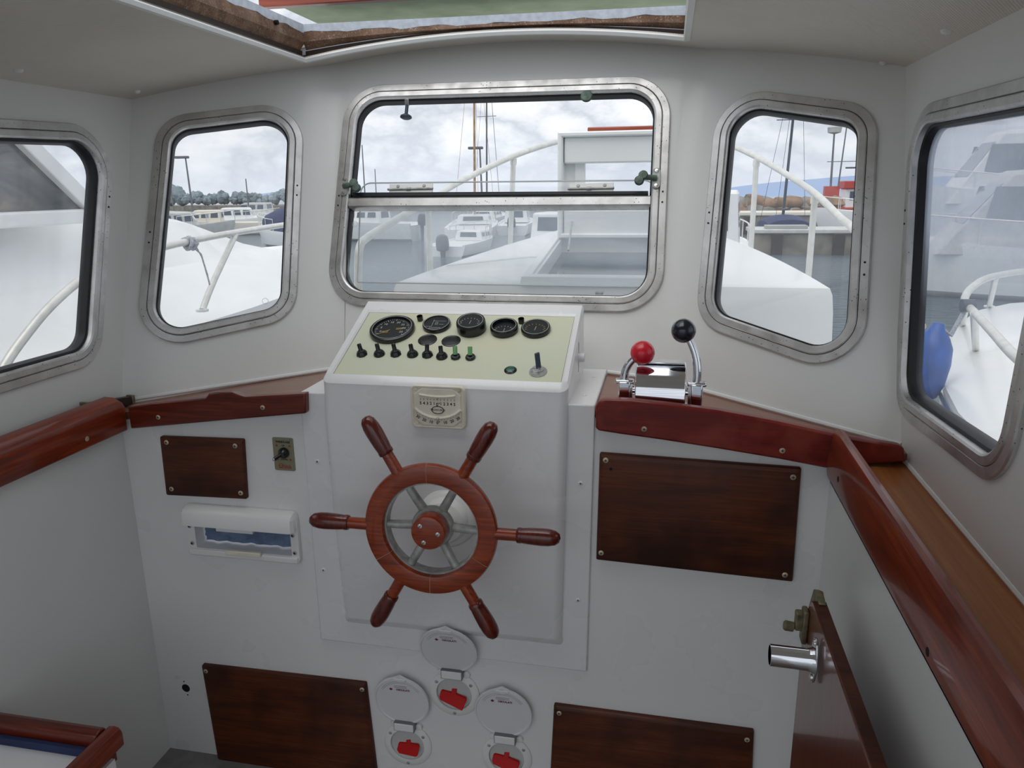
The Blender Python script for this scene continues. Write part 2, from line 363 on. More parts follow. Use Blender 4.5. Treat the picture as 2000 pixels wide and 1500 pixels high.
M['acrylclear'] = glass('clear_acrylic', .06, base=.02, scale=8)
# ---------------------------------------------------------------- wheelhouse shell
RK = .36
def raked(p1, p2):                         # windscreen panel through the sill line p1-p2 (left to right), raked forward at the top
    p1, p2 = Vector(p1), Vector(p2); h = p2-p1; n0 = V(-h.y, h.x, 0).normalized()
    if n0.y < 0: n0 = -n0
    return PL(p1, h, V(0, 0, 1)+n0*RK)
FL = raked((-1.378, 1.698, 1.014), (-.936, 1.918, 1.056))
FR = raked((-.032, 1.948, 1.064), (.509, 1.643, 1.011))
FC = raked((-.9, 1.93, 1.06), (0, 1.93, 1.06))
LW0, LW1 = V(-1.406, 1.688, 1.02), V(-1.468, 1.967, 1.798)
RW0, RW1 = V(.500, 1.648, 1.011), V(.508, 1.958, 1.785)
SL = PL(LW0, (0, 1, 0), LW1-LW0); SL = PL(LW0, (0, 1, 0), V(LW1.x-LW0.x, 0, LW1.z-LW0.z))
SR = PL(RW0, (0, -1, 0), V(RW1.x-RW0.x, 0, RW1.z-RW0.z))
def zc(x): return 1.94-.143*((x+.47)/.985)**2          # underside of the cambered roof
def Pceil(px, py):
    z = 1.9
    for _ in range(12):
        q = P(px, py, 2, z); z = .5*z+.5*zc(q.x)
    return q

def corners(pl, top, right, bot, left):    # four lines given by pixel pairs -> TL TR BR BL in the plane
    L = [(pl.px(*a), pl.px(*b)) for a, b in (top, right, bot, left)]
    return [lx(*L[3], *L[0]), lx(*L[0], *L[1]), lx(*L[1], *L[2]), lx(*L[2], *L[3])]
WIN = {}
WIN[2] = (FL, corners(FL, ((370, 223), (490, 209)), ((592, 300), (582, 540)), ((420, 658), (520, 636)), ((298, 330), (275, 560))), .105)
WIN[3] = (FC, corners(FC, ((760, 167), (1210, 152)), ((1308, 270), (1299, 480)), ((760, 600), (1200, 610)), ((668, 270), (648, 480))), .115)
WIN[4] = (FR, corners(FR, ((1480, 178), (1640, 198)), ((1714, 290), (1697, 600)), ((1440, 662), (1560, 705)), ((1390, 310), (1366, 560))), .105)
c1 = corners(SL, ((0, 232), (139, 241)), ((216, 351), (196, 663)), ((0, 768), (148, 722)), ((-330, 240), (-345, 760)))
WIN[1] = (SL, c1, .11)
c5 = corners(SR, ((1830, 198), (2000, 152)), ((2030, 683), (1988, 890)), ((1800, 838), (1900, 917)), ((1777, 352), (1759, 683)))
WIN[5] = (SR, c5, .11)
W1 = .021

def zl(x):                                  # sill height along the front
    return 1.085-.085*((x+.47)/.93)**2
# lower front bulkhead, with the round hole and the opening of the switch box
BK = PL((0, 1.6, 0), (1, 0, 0), (0, 0, 1))
bx = [BK.px(*q) for q in ((382, 1016), (572, 1030), (577, 1080), (388, 1066))]
hole = BK.px(363, 1344)
KEYC = [((888, 1353), .092, (876, 1266)), ((797, 1452), .088, (786, 1371)), ((990, 1477), .092, (987, 1392))]
kc = [BK.px(*a) for a, _, _ in KEYC]
outl = [(-1.345, 0), (.362, 0), (.362, 1.004), (.1, 1.045), (-.145, 1.066), (-.838, 1.06), (-1.1, 1.03), (-1.345, .985)]
b = slab(B(), BK, outl, [bx, circ(hole, .0125, 20)]+[circ(c, .047, 28) for c in kc], .02)
front = mesh('wall_front', b, M['bulk'], kind='structure', label='white painted lower bulkhead carrying the console and wooden access panels', cat='wall')
b = B().lathe(BK.at(hole, None, -.03), (0, -1, 0), [(.013, 0), (.0127, .0296)], 20)
mesh('hole_lining', b, M['hole'], front)
for dx, dz in ((-.003, .021), (.003, -.021), (.22, .05), (.22, .062), (.272, .052), (.272, .064)):
    b = B().cyl(BK.at(hole[0]+dx, hole[1]+dz, -.001), BK.at(hole[0]+dx, hole[1]+dz, .0005), .0022, 8)
    mesh('screw_hole', b, M['hole'], front)

# raked windscreen wall: three flat panels with rounded knuckles between
def knuckle(a, b_, z):                      # point of planes a, b at height z
    A = np.array([list(a.n), list(b_.n), [0, 0, 1]]); return Vector(np.linalg.solve(A, [a.o.dot(a.n), b_.o.dot(b_.n), z]))
b = B(); ZB, ZT = .98, 2.0
def pan(pl, e0, e1, holes):
    o_ = [((q-pl.o).dot(pl.u), (q-pl.o).dot(pl.v)) for q in (e0[0], e1[0], e1[1], e0[1])]
    slab(b, pl, o_, holes, .02); return [pl.at(q) for q in o_]
kl0, kl1, kr0, kr1 = knuckle(FL, FC, ZB), knuckle(FL, FC, ZT), knuckle(FR, FC, ZB), knuckle(FR, FC, ZT)
sl0, sl1 = knuckle(FL, SL, ZB), knuckle(FL, SL, ZT); sr0, sr1 = knuckle(FR, SR, ZB), knuckle(FR, SR, ZT)
G = .035
hl = lambda i: roundpoly(WIN[i][1], W1-.006, WIN[i][2], 8)
pan(FL, (sl0, sl1), (kl0-FL.u*G, kl1-FL.u*G), [hl(2)])
pan(FC, (kl0+FC.u*G, kl1+FC.u*G), (kr0-FC.u*G, kr1-FC.u*G), [hl(3)])
pan(FR, (kr0+FR.u*G, kr1+FR.u*G), (sr0, sr1), [hl(4)])
for k0, k1, ua, ub in ((kl0, kl1, FL.u, FC.u), (kr0, kr1, FC.u, FR.u)):
    rows = []
    for k in (k0, k1):
        a, c = k-ua*G, k+ub*G; rows.append([a*(1-t)**2+k*2*t*(1-t)+c*t*t for t in [i/8 for i in range(9)]])
    back = [[q+V(0, .02, 0) for q in r] for r in rows]
    b.loft(rows, closed=False); b.loft(back, closed=False)
mesh('wall_windscreen', b, M['wall'], kind='structure', label='white painted upper wall in three raked panels around the windscreen windows', cat='wall', angle=22)

# side walls: raked upper sheet with the window, plumb lower sheet, ledge between
YB = -.2
for nm, pl, w0, xlow, zlow, sgn, i, lab in (('wall_left', SL, LW0, -1.345, 1.02, -1, 1, 'white left side wall with the big window towards the neighbouring white boat'),
                                          ('wall_right', SR, RW0, .356, .985, 1, 5, 'white right side wall with the fogged window above the long shelf')):
    b = B()
    def uv(y, z): q = V(pl.o.x+(pl.v.x/pl.v.z)*(z-pl.o.z), y, z)-pl.o; return (q.dot(pl.u), q.dot(pl.v))
    slab(b, pl, [uv(YB, zlow-.04), uv(1.72+.0, zlow-.04), uv(2.05, 1.85), uv(YB, 1.85)], [hl(i)], .02)
    x0, x1 = sorted((xlow, xlow+sgn*.02)); b.box((x0, YB, 0), (x1, 1.62, zlow-.025))
    x0, x1 = sorted((xlow, w0.x+sgn*.02)); b.box((x0, YB, zlow-.05), (x1, 1.70, zlow-.022))
    mesh(nm, b, M['wall'], kind='structure', label=lab, cat='wall')

# floor
mesh('floor', B().box((-1.6, -2.4, -.03), (.8, 2.0, 0)), M['floor'], kind='structure', label='grey cabin floor below the console', cat='floor')

# cambered ceiling with the hatch opening
HX0, HX1, HY0, HY1 = -1.02, .0245, 1.12, 2.125
xs = sorted(set([-1.53, HX0, HX1, .575]+[HX0+(HX1-HX0)*i/12 for i in range(13)]+[-1.53+.51*i/6 for i in range(7)]+[.0245+.5505*i/6 for i in range(7)]))
def yfront(x):
    ys = []
    for pl in (FL, FC, FR):
        n = pl.n; ys.append((pl.o.dot(n)-x*n.x-zc(x)*n.z)/n.y)
    return min(ys)+.03
b = B(); T = .012
def strip(xa, y0, y1):
    top, bot = [], []
    f = (lambda x, y: y(x) if callable(y) else y)
    rows = [[V(x, f(x, y), zc(x)) for x in xa] for y in (y0, y1)]; rows2 = [[V(x, f(x, y), zc(x)+T) for x in xa] for y in (y0, y1)]
    ring = [rows[0], rows[1], rows2[1], rows2[0]]
    b.loft(ring, closed=False, loop=True)
strip(xs, YB, HY0); strip([x for x in xs if x <= HX0+1e-6], HY0, HY1); strip([x for x in xs if x >= HX1-1e-6], HY0, HY1); strip(xs, HY1, yfront)
ceil = mesh('ceiling', b, M['ceil'], kind='structure', label='beige grey vinyl ceiling with a curved camber around the roof hatch', cat='ceiling')
for q, r in (((35, 137), .011), ((268, 178), .008), ((1725, 122), .008), ((1850, 60), .011)):
    p = Pceil(*q); mesh('screw_cap', B().lathe(p+V(0, 0, .002), (0, 0, -1), [(r, 0), (r, .003), (r*.8, .006), (r*.4, .008), (0, .0085)], 18), M['white'], ceil)
# roof skin (outside) above the ceiling
b = B(); T2, T = .10, T
def strip2(xa, y0, y1):
    f = (lambda x, y: y(x) if callable(y) else y)
    b.loft([[V(x, f(x, y0), zc(x)+.020) for x in xa], [V(x, f(x, y1), zc(x)+.020) for x in xa], [V(x, f(x, y1), zc(x)+.040) for x in xa], [V(x, f(x, y0), zc(x)+.040) for x in xa]], closed=False, loop=True)
H0, H1, K0, K1 = HX0-.012, HX1+.012, HY0-.012, HY1+.012
xs2 = [-1.6, -1.45, -1.25, H0]+[H0+(H1-H0)*i/10 for i in range(1, 11)]+[.2, .4, .64]
strip2(xs2, YB, K0); strip2([x for x in xs2 if x <= H0+1e-6], K0, K1); strip2([x for x in xs2 if x >= H1-1e-6], K0, K1); strip2(xs2, K1, lambda x: yfront(x)+.05)
mesh('roof', b, M['boat'], kind='structure', label='white outer roof skin around the hatch', cat='roof')

# raw coaming of the hatch: brown fibreglass faces, frayed cloth at their top, white lip below
t1 = empty('trim_1', (HX0, HY1, 1.93), 'raw brown fibreglass edge of the roof hatch with frayed white cloth', 'trim', kind='structure')
def wob(t, a): return a*(math.sin(t*7.1)+.6*math.sin(t*17.3+1)+.4*math.sin(t*41+2))
def edge_face(p0, p1, out, n=40):
    """one side of the coaming: a curved strip that bulges into the opening"""
    fb, fr, lp = B(), B(), B(); R, F, Lp, Cr = [], [], [], []; TA, TB_ = P(590, 48, 1, HY1), P(1342, 11, 1, HY1)
    for i in range(n+1):
        t = i/n; q = p0.lerp(p1, t); z = zc(q.x); wv_ = wob(t*3, .003)
        zt = TA.z+(TB_.z-TA.z)*(q.x-TA.x)/(TB_.x-TA.x); zf = zt-.016
        R.append([V(q.x, q.y, z+.003)-out*.016, V(q.x, q.y, z+.010+(zf-z)*.26)-out*(.012), V(q.x, q.y, z+(zf-z)*.62)+out*.004, V(q.x, q.y, zf+wv_)+out*.002, V(q.x, q.y, zf+wv_)-out*.04, V(q.x, q.y, z+.003)-out*.04])
        w2 = wob(t*5+1, .0022)
        F.append([V(q.x, q.y, zf-.004+w2)+out*.003, V(q.x, q.y, zt)+out*(.004), V(q.x, q.y, zt+.003)-out*.014, V(q.x, q.y, zf+w2)-out*.010])
        Lp.append([V(q.x, q.y, z-.004)-out*.010, V(q.x, q.y, z-.004)+out*.004, V(q.x, q.y, z+.004)+out*.007, V(q.x, q.y, z+.008)+out*.004, V(q.x, q.y, z+.006)-out*.002, V(q.x, q.y, z+.002)-out*.010])
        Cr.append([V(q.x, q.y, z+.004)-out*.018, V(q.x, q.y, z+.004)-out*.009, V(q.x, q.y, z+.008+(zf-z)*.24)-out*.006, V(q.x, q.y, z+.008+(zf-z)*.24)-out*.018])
    return fb.loft(R), fr.loft(F), lp.loft(Lp), B().loft(Cr)
for p0, p1, out in ((V(HX0, HY1, 0), V(HX1, HY1, 0), V(0, -1, 0)), (V(HX0, HY0, 0), V(HX0, HY1, 0), V(1, 0, 0)), (V(HX1, HY0, 0), V(HX1, HY1, 0), V(-1, 0, 0)), (V(HX0, HY0, 0), V(HX1, HY0, 0), V(0, 1, 0))):
    fb, fr, lp, cr_ = edge_face(p0, p1, out); mesh('gap_shade_strip', cr_, M['darkwood'], t1)  # dark strip stands in for the shade in the gap above the lip
    mesh('coaming', fb, M['fibre'], t1); mesh('frayed_edge', fr, M['fray'], t1); mesh('white_lip', lp, M['caulk'], t1)
mesh('screw_hole', B().cyl((HX0+.0, 1.96, 1.965), (HX0+.012, 1.96, 1.965), .006, 12), M['hole'], t1)

# sliding hatch lid pushed forward over the roof
z0 = 2.045; ya = P(600, 6, 2, z0).y; xl_ = P(489, 3, 2, z0).x
lid = empty('hatch_lid', (-.5, ya+.4, z0), 'roof hatch lid with pale green underside and red-brown wooden edge, slid forward', 'hatch lid')
mesh('lid_panel', B().box((xl_+.02, ya+.02, z0+.012), (.16, ya+1.0, z0+.035)), M['lidgreen'], lid, bevel=.003)
mesh('wooden_edge', B().box((xl_, ya-.012, z0-.006), (.18, ya+.02, z0+.035)), M['lidwood'], lid, bevel=.003)
for x in (.16,): mesh('side_runner', B().box((x, ya+.02, z0+.0), (x+.02, ya+1.0, z0+.035)), M['lidwood'], lid, bevel=.003)

# ---------------------------------------------------------------- windows
def half_ring(pl, c, r, mids, prof, half, k=10):
    loops = [roundpoly(c, d, r, k, mids) for d, h in prof]; N = len(loops[0]); per = k+1
    # order: TL arc, TR arc, [mid 1], BR arc, BL arc, [mid 3]
    idx = ([N-1]+list(range(0, 2*per+1))) if half == 0 else list(range(2*per, N))
    rows = [[pl.at(loops[j][i], None, prof[j][1]) for i in idx] for j in range(len(prof))]
    sh = .0006                                  # hairline joint
    return rows
def ring_mesh(rows):
    b = B(); n = len(rows[0]); b.loft(rows, closed=False, loop=True)
    m_ = len(rows); b.f.append(tuple(j*n for j in range(m_))); b.f.append(tuple(j*n+n-1 for j in reversed(range(m_)))); return b
def full_ring(pl, c, r, prof, k=10):
    return B().loft([[pl.at(q, None, h) for q in roundpoly(c, d, r, k)] for d, h in prof], loop=True)
def lerp2(a, b_, t): return (a[0]+(b_[0]-a[0])*t, a[1]+(b_[1]-a[1])*t)
def window(i, label, pane, jl=.55, jr=.5, wseal=.003, w2=.041, deep=.03, haspane=True, pd=.009):
    pl, c, r = WIN[i]; mid = pl.at(sum(q[0] for q in c)/4, sum(q[1] for q in c)/4)
    w = empty('window_%d' % i, mid, label, 'window', kind='structure')
    mids = {1: lerp2(c[1], c[2], jr), 3: lerp2(c[0], c[3], jl)}
    prof = [(.0, -.003), (.0, .006), (.0025, .009), (W1-.0015, .0095), (W1-.0005, .008), (W1-.0005, -.003)]
    for hf in (0, 1):
        f = mesh('frame', ring_mesh(half_ring(pl, c, r, mids, prof, hf)), M['alu'], w, angle=18)
        for e, t in ((1, jr), (3, jl)):
            a = lerp2(c[1], c[2], t+(.022 if hf else -.022)) if e == 1 else lerp2(c[0], c[3], t+(.022 if hf else -.022))
            s_ = -1 if e == 1 else 1; uu = (c[1][0]-c[0][0]); d_ = Vector((c[1][0]-c[0][0], c[1][1]-c[0][1])).normalized()*s_*.012
            q = pl.at(a[0]+d_.x, a[1]+d_.y, .0093); mesh('screw', B().lathe(q, pl.n, [(.0026, 0), (.0024, .0012), (0, .0014)], 10), M['ink'], f)
    prof = [(W1+.0008, -.003), (W1+.0008, .0085), (W1+.003, .011), (w2-.004, .0115), (w2, .009), (w2+.0012, -.003), (w2+.0015, -deep), (W1+.0008, -deep)]
    mesh('inner_frame', full_ring(pl, c, r, prof), M['alu'], w, angle=18)
    mesh('joint_line', full_ring(pl, c, r, [(W1-.001, -.002), (W1-.001, .0068), (W1+.0012, .0068), (W1+.0012, -.002)]), M['ink'], w)
    mesh('seal', full_ring(pl, c, r, [(w2+.001, -.003), (w2+.0025, -.002), (w2+.003+wseal*.5, -.004), (w2+.002+wseal, -pd*.8), (w2+.002+wseal, -.03), (w2+.001, -.03)]), M['rubber'], w)
    if haspane:
        d = w2+.003; q = roundpoly(c, d, r, 10); mesh('pane', B().prism([pl.at(a, None, -pd) for a in q], pl.n*-.005), pane, w, smooth=False)
    return w, pl, c, r, mids
w1_ = window(1, 'side window looking onto the white deck of the neighbouring boat', M['pane'], .5, .33, .008, .040, pd=.020)
w2_ = window(2, 'front window between the side window and the middle windscreen, showing a tied rope', M['pane'], .52, .42)
w4_ = window(4, 'front window above the shelf corner, showing the quay and a red pilot boat', M['pane'], .56, .6, .004, pd=.014)
w5_ = window(5, 'fogged side window above the long shelf, showing a blue fender', M['panefog'], .36, .5, .008, .040, pd=.018)
w3, pl, c, r, mids = window(3, 'wide middle windscreen window with a cross bar and an open upper half', M['pane'], .53, .52, haspane=False)
# cross bar, lower pane, seal, flap and fittings of the middle window
def on3(x, y, h=0): return FC.P(x, y, h)
bl, br, tl, tr = on3(683, 407), on3(1270, 404), on3(683, 387), on3(1271, 383)
b = B()
for a0, a1, a2, a3 in ((bl, br, tr, tl),):
    b.loft([[a0+FC.n*-.028, a0+FC.n*.004, a0+(a3-a0)*.15+FC.n*.010, a0+(a3-a0)*.85+FC.n*.010, a3+FC.n*.004, a3+FC.n*-.028],
            [a1+FC.n*-.028, a1+FC.n*.004, a1+(a2-a1)*.15+FC.n*.010, a1+(a2-a1)*.85+FC.n*.010, a2+FC.n*.004, a2+FC.n*-.028]])
mesh('cross_bar', b, M['alu'], w3)
vm = FC.px(980, 400)[1]
lowq = [q for q in roundpoly(c, .040, r, 10)]
def clip(poly, f):                           # keep v <= f(u) side
    out = []; n = len(poly)
    for i in range(n):
        a, q = poly[i], poly[(i+1) % n]; da, dq = a[1]-f, q[1]-f
        if da <= 0: out.append(a)
        if da*dq < 0: t = da/(da-dq); out.append(lerp2(a, q, t))
    return out
mesh('lower_pane', B().prism([FC.at(q, None, -.016) for q in clip(lowq, vm)], FC.n*-.005), M['panehazy'], w3, smooth=False)
sq = [on3(690, 384, .004), on3(1266, 379, .004), on3(1266, 374, .004), on3(690, 377, .004)]
mesh('black_sill_seal', B().prism(sq, FC.n*-.03), M['rubber'], w3)
# clear flap hinged on the bar, folded down outside
fl_ = [FC.px(*q) for q in ((691, 345), (1278, 338), (1282, 553), (684, 543))]
fq = roundpoly(fl_, 0, [.03, .03, .004, .004], 8)
def clipv(poly, v, below):
    return clip(poly, v) if below else [(a, -q) for a, q in clip([(a, -q) for a, q in poly], -v)]
flap = mesh('flap', B().prism([FC.at(q, None, -.05) for q in clipv(fq, vm, True)], FC.n*-.006), M['acryl'], w3, smooth=False)
mesh('flap_upper_part', B().prism([FC.at(q, None, -.05) for q in clipv(fq, vm, False)], FC.n*-.006), M['acrylclear'], w3, smooth=False)
eg = [FC.at(q, None, -.053) for q in fq]; mesh('flap_edge', B().tube(eg, .0022, 6, loop=True), M['pale'], w3)
for x0, x1, yy in ((758, 843, 366), (1111, 1198, 365)):
    a, q = on3(x0, yy, -.012), on3(x1, yy-2, -.012); u_, v_ = (q-a).normalized(), FC.v; L = (q-a).length; mid = (a+q)/2
    h = mesh('hinge', B().obox(mid+v_*.004, u_*L/2, v_*.009, FC.n*.002).obox(mid-v_*.009, u_*L/2, v_*.006, FC.n*.003), M['white'], w3, bevel=.001)
    mesh('hinge_pin', B().cyl(a-v_*.003+FC.n*.004-u_*.004, q-v_*.003+FC.n*.004+u_*.002, .0035, 10), M['galv'], h)
    mesh('hinge_knuckle', B().cyl(mid-v_*.003+FC.n*.004-u_*.012, mid-v_*.003+FC.n*.004, .005, 12), M['galv'], h)
    for s_ in (-.6, .6): mesh('screw', B().lathe(mid+u_*L/2*s_+v_*.006+FC.n*.002, FC.n, [(.005, 0), (.004, .002), (0, .0024)], 12), M['galv'], h)
for x, y, sg in ((676, 367, 1), (1282, 352, -1)):
    o_ = on3(x, y, .012); u_, v_ = FC.u*sg, FC.v
    l_ = mesh('latch', B().prism([o_+FC.u*(.011*math.cos(t))+v_*(.012*math.sin(t)+(.016 if math.sin(t) > 0 else -.016)) for t in [i*.3926 for i in range(16)]], FC.n*.004), M['galv'], w3, bevel=.001)
    mesh('latch_arm', B().tube([o_+FC.n*.004, o_+u_*.018+FC.n*.010, o_+u_*.034+FC.n*.014], [.008, .0075, .007], 10), M['verd'], l_)
    for da, db in ((.034, .004), (.044, -.010)): mesh('latch_knob', B().lathe(o_+u_*da+v_*db+FC.n*.008, FC.n, [(.010, 0), (.0125, .004), (.0125, .010), (.010, .014), (0, .015)], 18), M['verd'], l_)
    for dv_ in (.02, -.02): mesh('screw', B().lathe(o_+v_*dv_+FC.n*.004, FC.n, [(.006, 0), (.005, .0015), (0, .002)], 12), M['steel'], l_)
a = on3(797, 200, .008); h = mesh('catch', B().box((a.x-.006, a.y-.006, a.z-.012), (a.x+.006, a.y+.006, a.z+.006)), M['steel'], w3, bevel=.001)
mesh('catch_stem', B().cyl(a+V(0, -.002, -.01), a+V(0, -.014, -.038), .005, 10), M['mastdark'], h)
mesh('catch_foot', B().lathe(a+V(0, -.014, -.036), V(0, -.3, -1), [(.006, 0), (.016, .006), (.017, .010), (.012, .013), (0, .013)], 18), M['mastdark'], h)
a = on3(1147, 195, .012); mesh('round_catch', B().lathe(a, FC.n, [(.006, 0), (.0155, .006), (.0165, .010), (.014, .014), (.004, .015), (0, .014)], 22), M['verd'], w3)
a, q = on3(834, 594, .010), on3(1000, 600, .010); s_ = mesh('drilled_strip', B().prism([a, q, q-FC.v*.010, a-FC.v*.006], FC.n*.004), M['caulk'], w3)
for i in range(7):
    p_ = a.lerp(q, .1+.13*i)-FC.v*.004+FC.n*.004; mesh('screw', B().lathe(p_, FC.n, [(.0035, 0), (.003, .001), (0, .0012)], 10), M['galv'], s_)
a = FC.P(690, 435, -.012); mesh('glass_mark', B().tube([a+FC.u*.008*math.cos(t)+FC.v*.008*math.sin(t) for t in [i*.4189 for i in range(15)]], .0005, 4, loop=True), M['pale'], w3)
a = FL.P(517, 586, -.014); mk_ = mesh('glass_mark', B().tube([a+FL.u*.008*math.cos(t)+FL.v*.008*math.sin(t) for t in [i*.4189 for i in range(15)]], .0005, 4, loop=True), M['pale'], w2_[0])
# ---------------------------------------------------------------- shelves and fiddle rails
def screw_at(parent, p, n, r=.0055, mat='brass', slot=True):
    s = mesh('screw', B().lathe(Vector(p)-Vector(n)*.001, n, [(r, 0), (r, .0016), (r*.75, .0026), (0, .003)], 14), M[mat], parent)
    return s
def cross(parent, p, n, r):
    a, b_ = perp(Vector(n)); c_ = Vector(p)+Vector(n)*.0022
    mesh('screw_slot', B().obox(c_, a*r*.5, b_*r*.13, Vector(n)*.0005).obox(c_, b_*r*.5, a*r*.13, Vector(n)*.0005), M['mastdark'], parent)
def shelf(b, pts, t): return b.prism([Vector(p) for p in pts], V(0, 0, -t))
b = shelf(B(), [(-1.345, 1.6, 1.006), (-.845, 1.6, 1.060), (-.845, 1.928, 1.060), (-.915, 1.926, 1.053), (-1.385, 1.695, 1.003)], .018)
s = thing('shelf', b, M['shelfwood'], 'narrow brown wedge-shaped shelf below the front window beside the side window', 'shelf', smooth=False)
mesh('caulk', B().tube([(-1.395, 1.692, 1.010), (-.912, 1.925, 1.058), (-.845, 1.930, 1.066)], .006, 8), M['caulk'], s)
b = shelf(B(), [(-.145, 1.6, 1.071), (.362, 1.6, 1.020), (.505, 1.6, 1.006), (.505, 1.648, 1.006), (-.005, 1.931, 1.058), (-.142, 1.928, 1.071)], .018)
s = thing('shelf', b, M['shelfwood'], 'brown wedge-shaped shelf carrying the chrome engine control', 'shelf', smooth=False)
mesh('caulk', B().tube([(.50, 1.648, 1.010), (-.005, 1.930, 1.062), (-.142, 1.930, 1.076)], .006, 8), M['caulk'], s)
b = B().box((.367, -.2, .965), (.508, 1.632, .983))
s = thing('shelf', b, M['hardboard'], 'long orange-brown hardboard shelf running below the fogged side window', 'shelf', smooth=False)
mesh('caulk', B().tube([(.506, -.2, .986), (.504, .9, .987), (.502, 1.62, .987)], .007, 8), M['caulk'], s)
q = P(1905, 1243, 2, .983); screw_at(s, q, V(0, 0, 1), .007)

FP = PL((0, 1.574, 0), (1, 0, 0), (0, 0, 1))
def poly_px(pl, pts): return [pl.px(*q) for q in pts]
lf = poly_px(FP, [(249, 795), (300, 787), (400, 778), (407, 769), (418, 767), (452, 767), (462, 771), (476, 776), (596, 769), (597, 808), (430, 822), (255, 838)])
f = thing('fiddle_rail', B().prism([FP.at(q) for q in lf], FP.n*-.025), M['mah_x'], 'dark varnished mahogany rail with a raised bump on the narrow front shelf', 'rail', bevel=.004, smooth=True)
for x, y in ((309, 815), (513, 796)): q = FP.P(x, y); sc_ = screw_at(f, q, FP.n, .0058); cross(f, q, FP.n, .0058)
rf = poly_px(FP, [(1163, 795), (1168, 786), (1181, 780), (1235, 782), (1300, 789), (1401, 802), (1520, 824), (1634, 849), (1757, 871), (1767, 876), (1769, 902), (1613, 915), (1520, 897), (1401, 877), (1300, 861), (1214, 849), (1168, 842), (1163, 836)])
f = thing('fiddle_rail', B().prism([FP.at(q) for q in rf], FP.n*-.026), M['mah_red'], 'worn red-brown rail along the front of the engine control shelf', 'rail', bevel=.005)
for x, y in ((1258, 838), (1528, 880)): q = FP.P(x, y); screw_at(f, q, FP.n, .006); cross(f, q, FP.n, .006)
prof = [(.343, .960), (.3405, .975), (.341, 1.008), (.346, 1.045), (.351, 1.058), (.358, 1.062), (.366, 1.060), (.366, .960)]
b = B().loft([[V(x, 1.573, z) for x, z in prof], [V(x, -.2, z) for x, z in prof]])
f = thing('fiddle_rail', b, M['mah_y'], 'long red-brown varnished rail edging the orange-brown side shelf', 'rail', angle=30)
for px_, py_ in ((1637, 936), (1812, 1273)):
    q = P(px_, py_, 0, .341); mesh('screw_hole', B().cyl(q+V(.002, 0, 0), q-V(.0006, 0, 0), .006, 14), M['hole'], f)
yA = P(250, 840, 0, -1.318).y; zA = P(250, 840, 0, -1.318).z
prof = [(-1.318, zA), (-1.316, zA+.060), (-1.322, zA+.072), (-1.345, zA+.085), (-1.372, zA+.086), (-1.372, zA+.04), (-1.3455, zA+.035), (-1.3455, zA)]
b = B().loft([[V(x, yA, z) for x, z in prof], [V(x, -.2, z) for x, z in prof]])
f = thing('handrail', b, M['mah_y'], 'thick red-brown varnished timber rail along the wall below the side window with white glare', 'rail', angle=30, bevel=.003)
q = P(170, 857, 0, -1.317); screw_at(f, q, V(1, 0, 0), .006)
zt = zA+.09
ws = empty('corner_strip', (-1.39, yA-.05, zt), 'very dark wooden strip with metal ends lying behind the timber rail', 'strip')
a, q = P(166, 799, 0, -1.388), P(256, 784, 0, -1.380)
b = B().obox((a+q)/2, (q-a)/2, V(.008, 0, 0), V(0, 0, .015)); mesh('strip', b, M['darkwood'], ws, bevel=.002)
for e in (a, q): mesh('metal_end', B().obox(e, (q-a).normalized()*.005, V(.010, 0, 0), V(0, 0, .018)), M['oldbrass'], ws, bevel=.002)

# ---------------------------------------------------------------- helm console
C = empty('helm_console', (-.49, 1.58, .41), 'white moulded helm console with gauges, switches and key on a sloping olive panel', 'helm console')
X0, X1, YF = -.779, -.201, 1.56
fl = [BK.px(*q) for q in ((601, 772), (629, 1246), (1143, 1307), (1166, 800))]
FZ = BK.px(1166, 800)[1]
fo = [(-.843, 1.083), (-.843, .418), (-.152, .411), (-.143, 1.083)]
mesh('flange', B().prism([V(x, 1.592, z) for x, z in fo], V(0, .008, 0)), M['gel'], C, bevel=.003)
ro = roundpoly(fo, .0, .02, 4)
def zd(y): return 1.112+(y-1.56)*.131/.30                 # dash slope
# moulded body: front face, rounded shoulders, sloping top with a recess
def sect(z, x0, x1, y0, yb, r=.022, k=5):
    pts = []
    for cx, cy, a0 in ((x0+r, y0+r, math.pi), (x1-r, y0+r, 1.5*math.pi)):
        pts += [V(cx+r*math.cos(a0+math.pi/2*i/k), cy+r*math.sin(a0+math.pi/2*i/k), z) for i in range(k+1)]
    return pts+[V(x1, yb, z), V(x0, yb, z)]
YR = 1.885
b = B(); rings = []
zs = [(.505, .012, 0), (.492, .004, .018), (.486, 0, .03)]
body = []
for z, ins, dy in ((.474, -.004, .036), (.479, .000, .031), (.501, .010, .014), (.506, .011, .0125), (.80, .006, .004), (1.02, .002, .005), (1.100, 0, .016)):
    body.append(sect(z, X0+ins, X1-ins, YF+dy, YR))
top = []
for q in body[-1]: top.append(V(q.x, q.y, zd(q.y)-.006+(0)))
body.append(top)
rim = [V(q.x*.0+(X0+X1)/2+(q.x-(X0+X1)/2)*.985, q.y+(.006 if q.y < 1.7 else -.004), zd(q.y)+.004) for q in top]
body.append(rim)
RX0, RX1, RY0, RY1 = -.757, -.219, 1.597, 1.842
inner = []
for q in top:
    cx = min(max(q.x, RX0), RX1); cy = min(max(q.y, RY0), RY1)
    inner.append(V(cx, cy, 0))
n_ = len(inner); k_ = (n_-2)//2
def rnd(x0, x1, y0, y1, r, k=5):
    pts = []
    for cx, cy, a0 in ((x0+r, y0+r, math.pi), (x1-r, y0+r, 1.5*math.pi)):
        pts += [(cx+r*math.cos(a0+math.pi/2*i/k), cy+r*math.sin(a0+math.pi/2*i/k)) for i in range(k+1)]
    return pts+[(x1, y1), (x0, y1)]
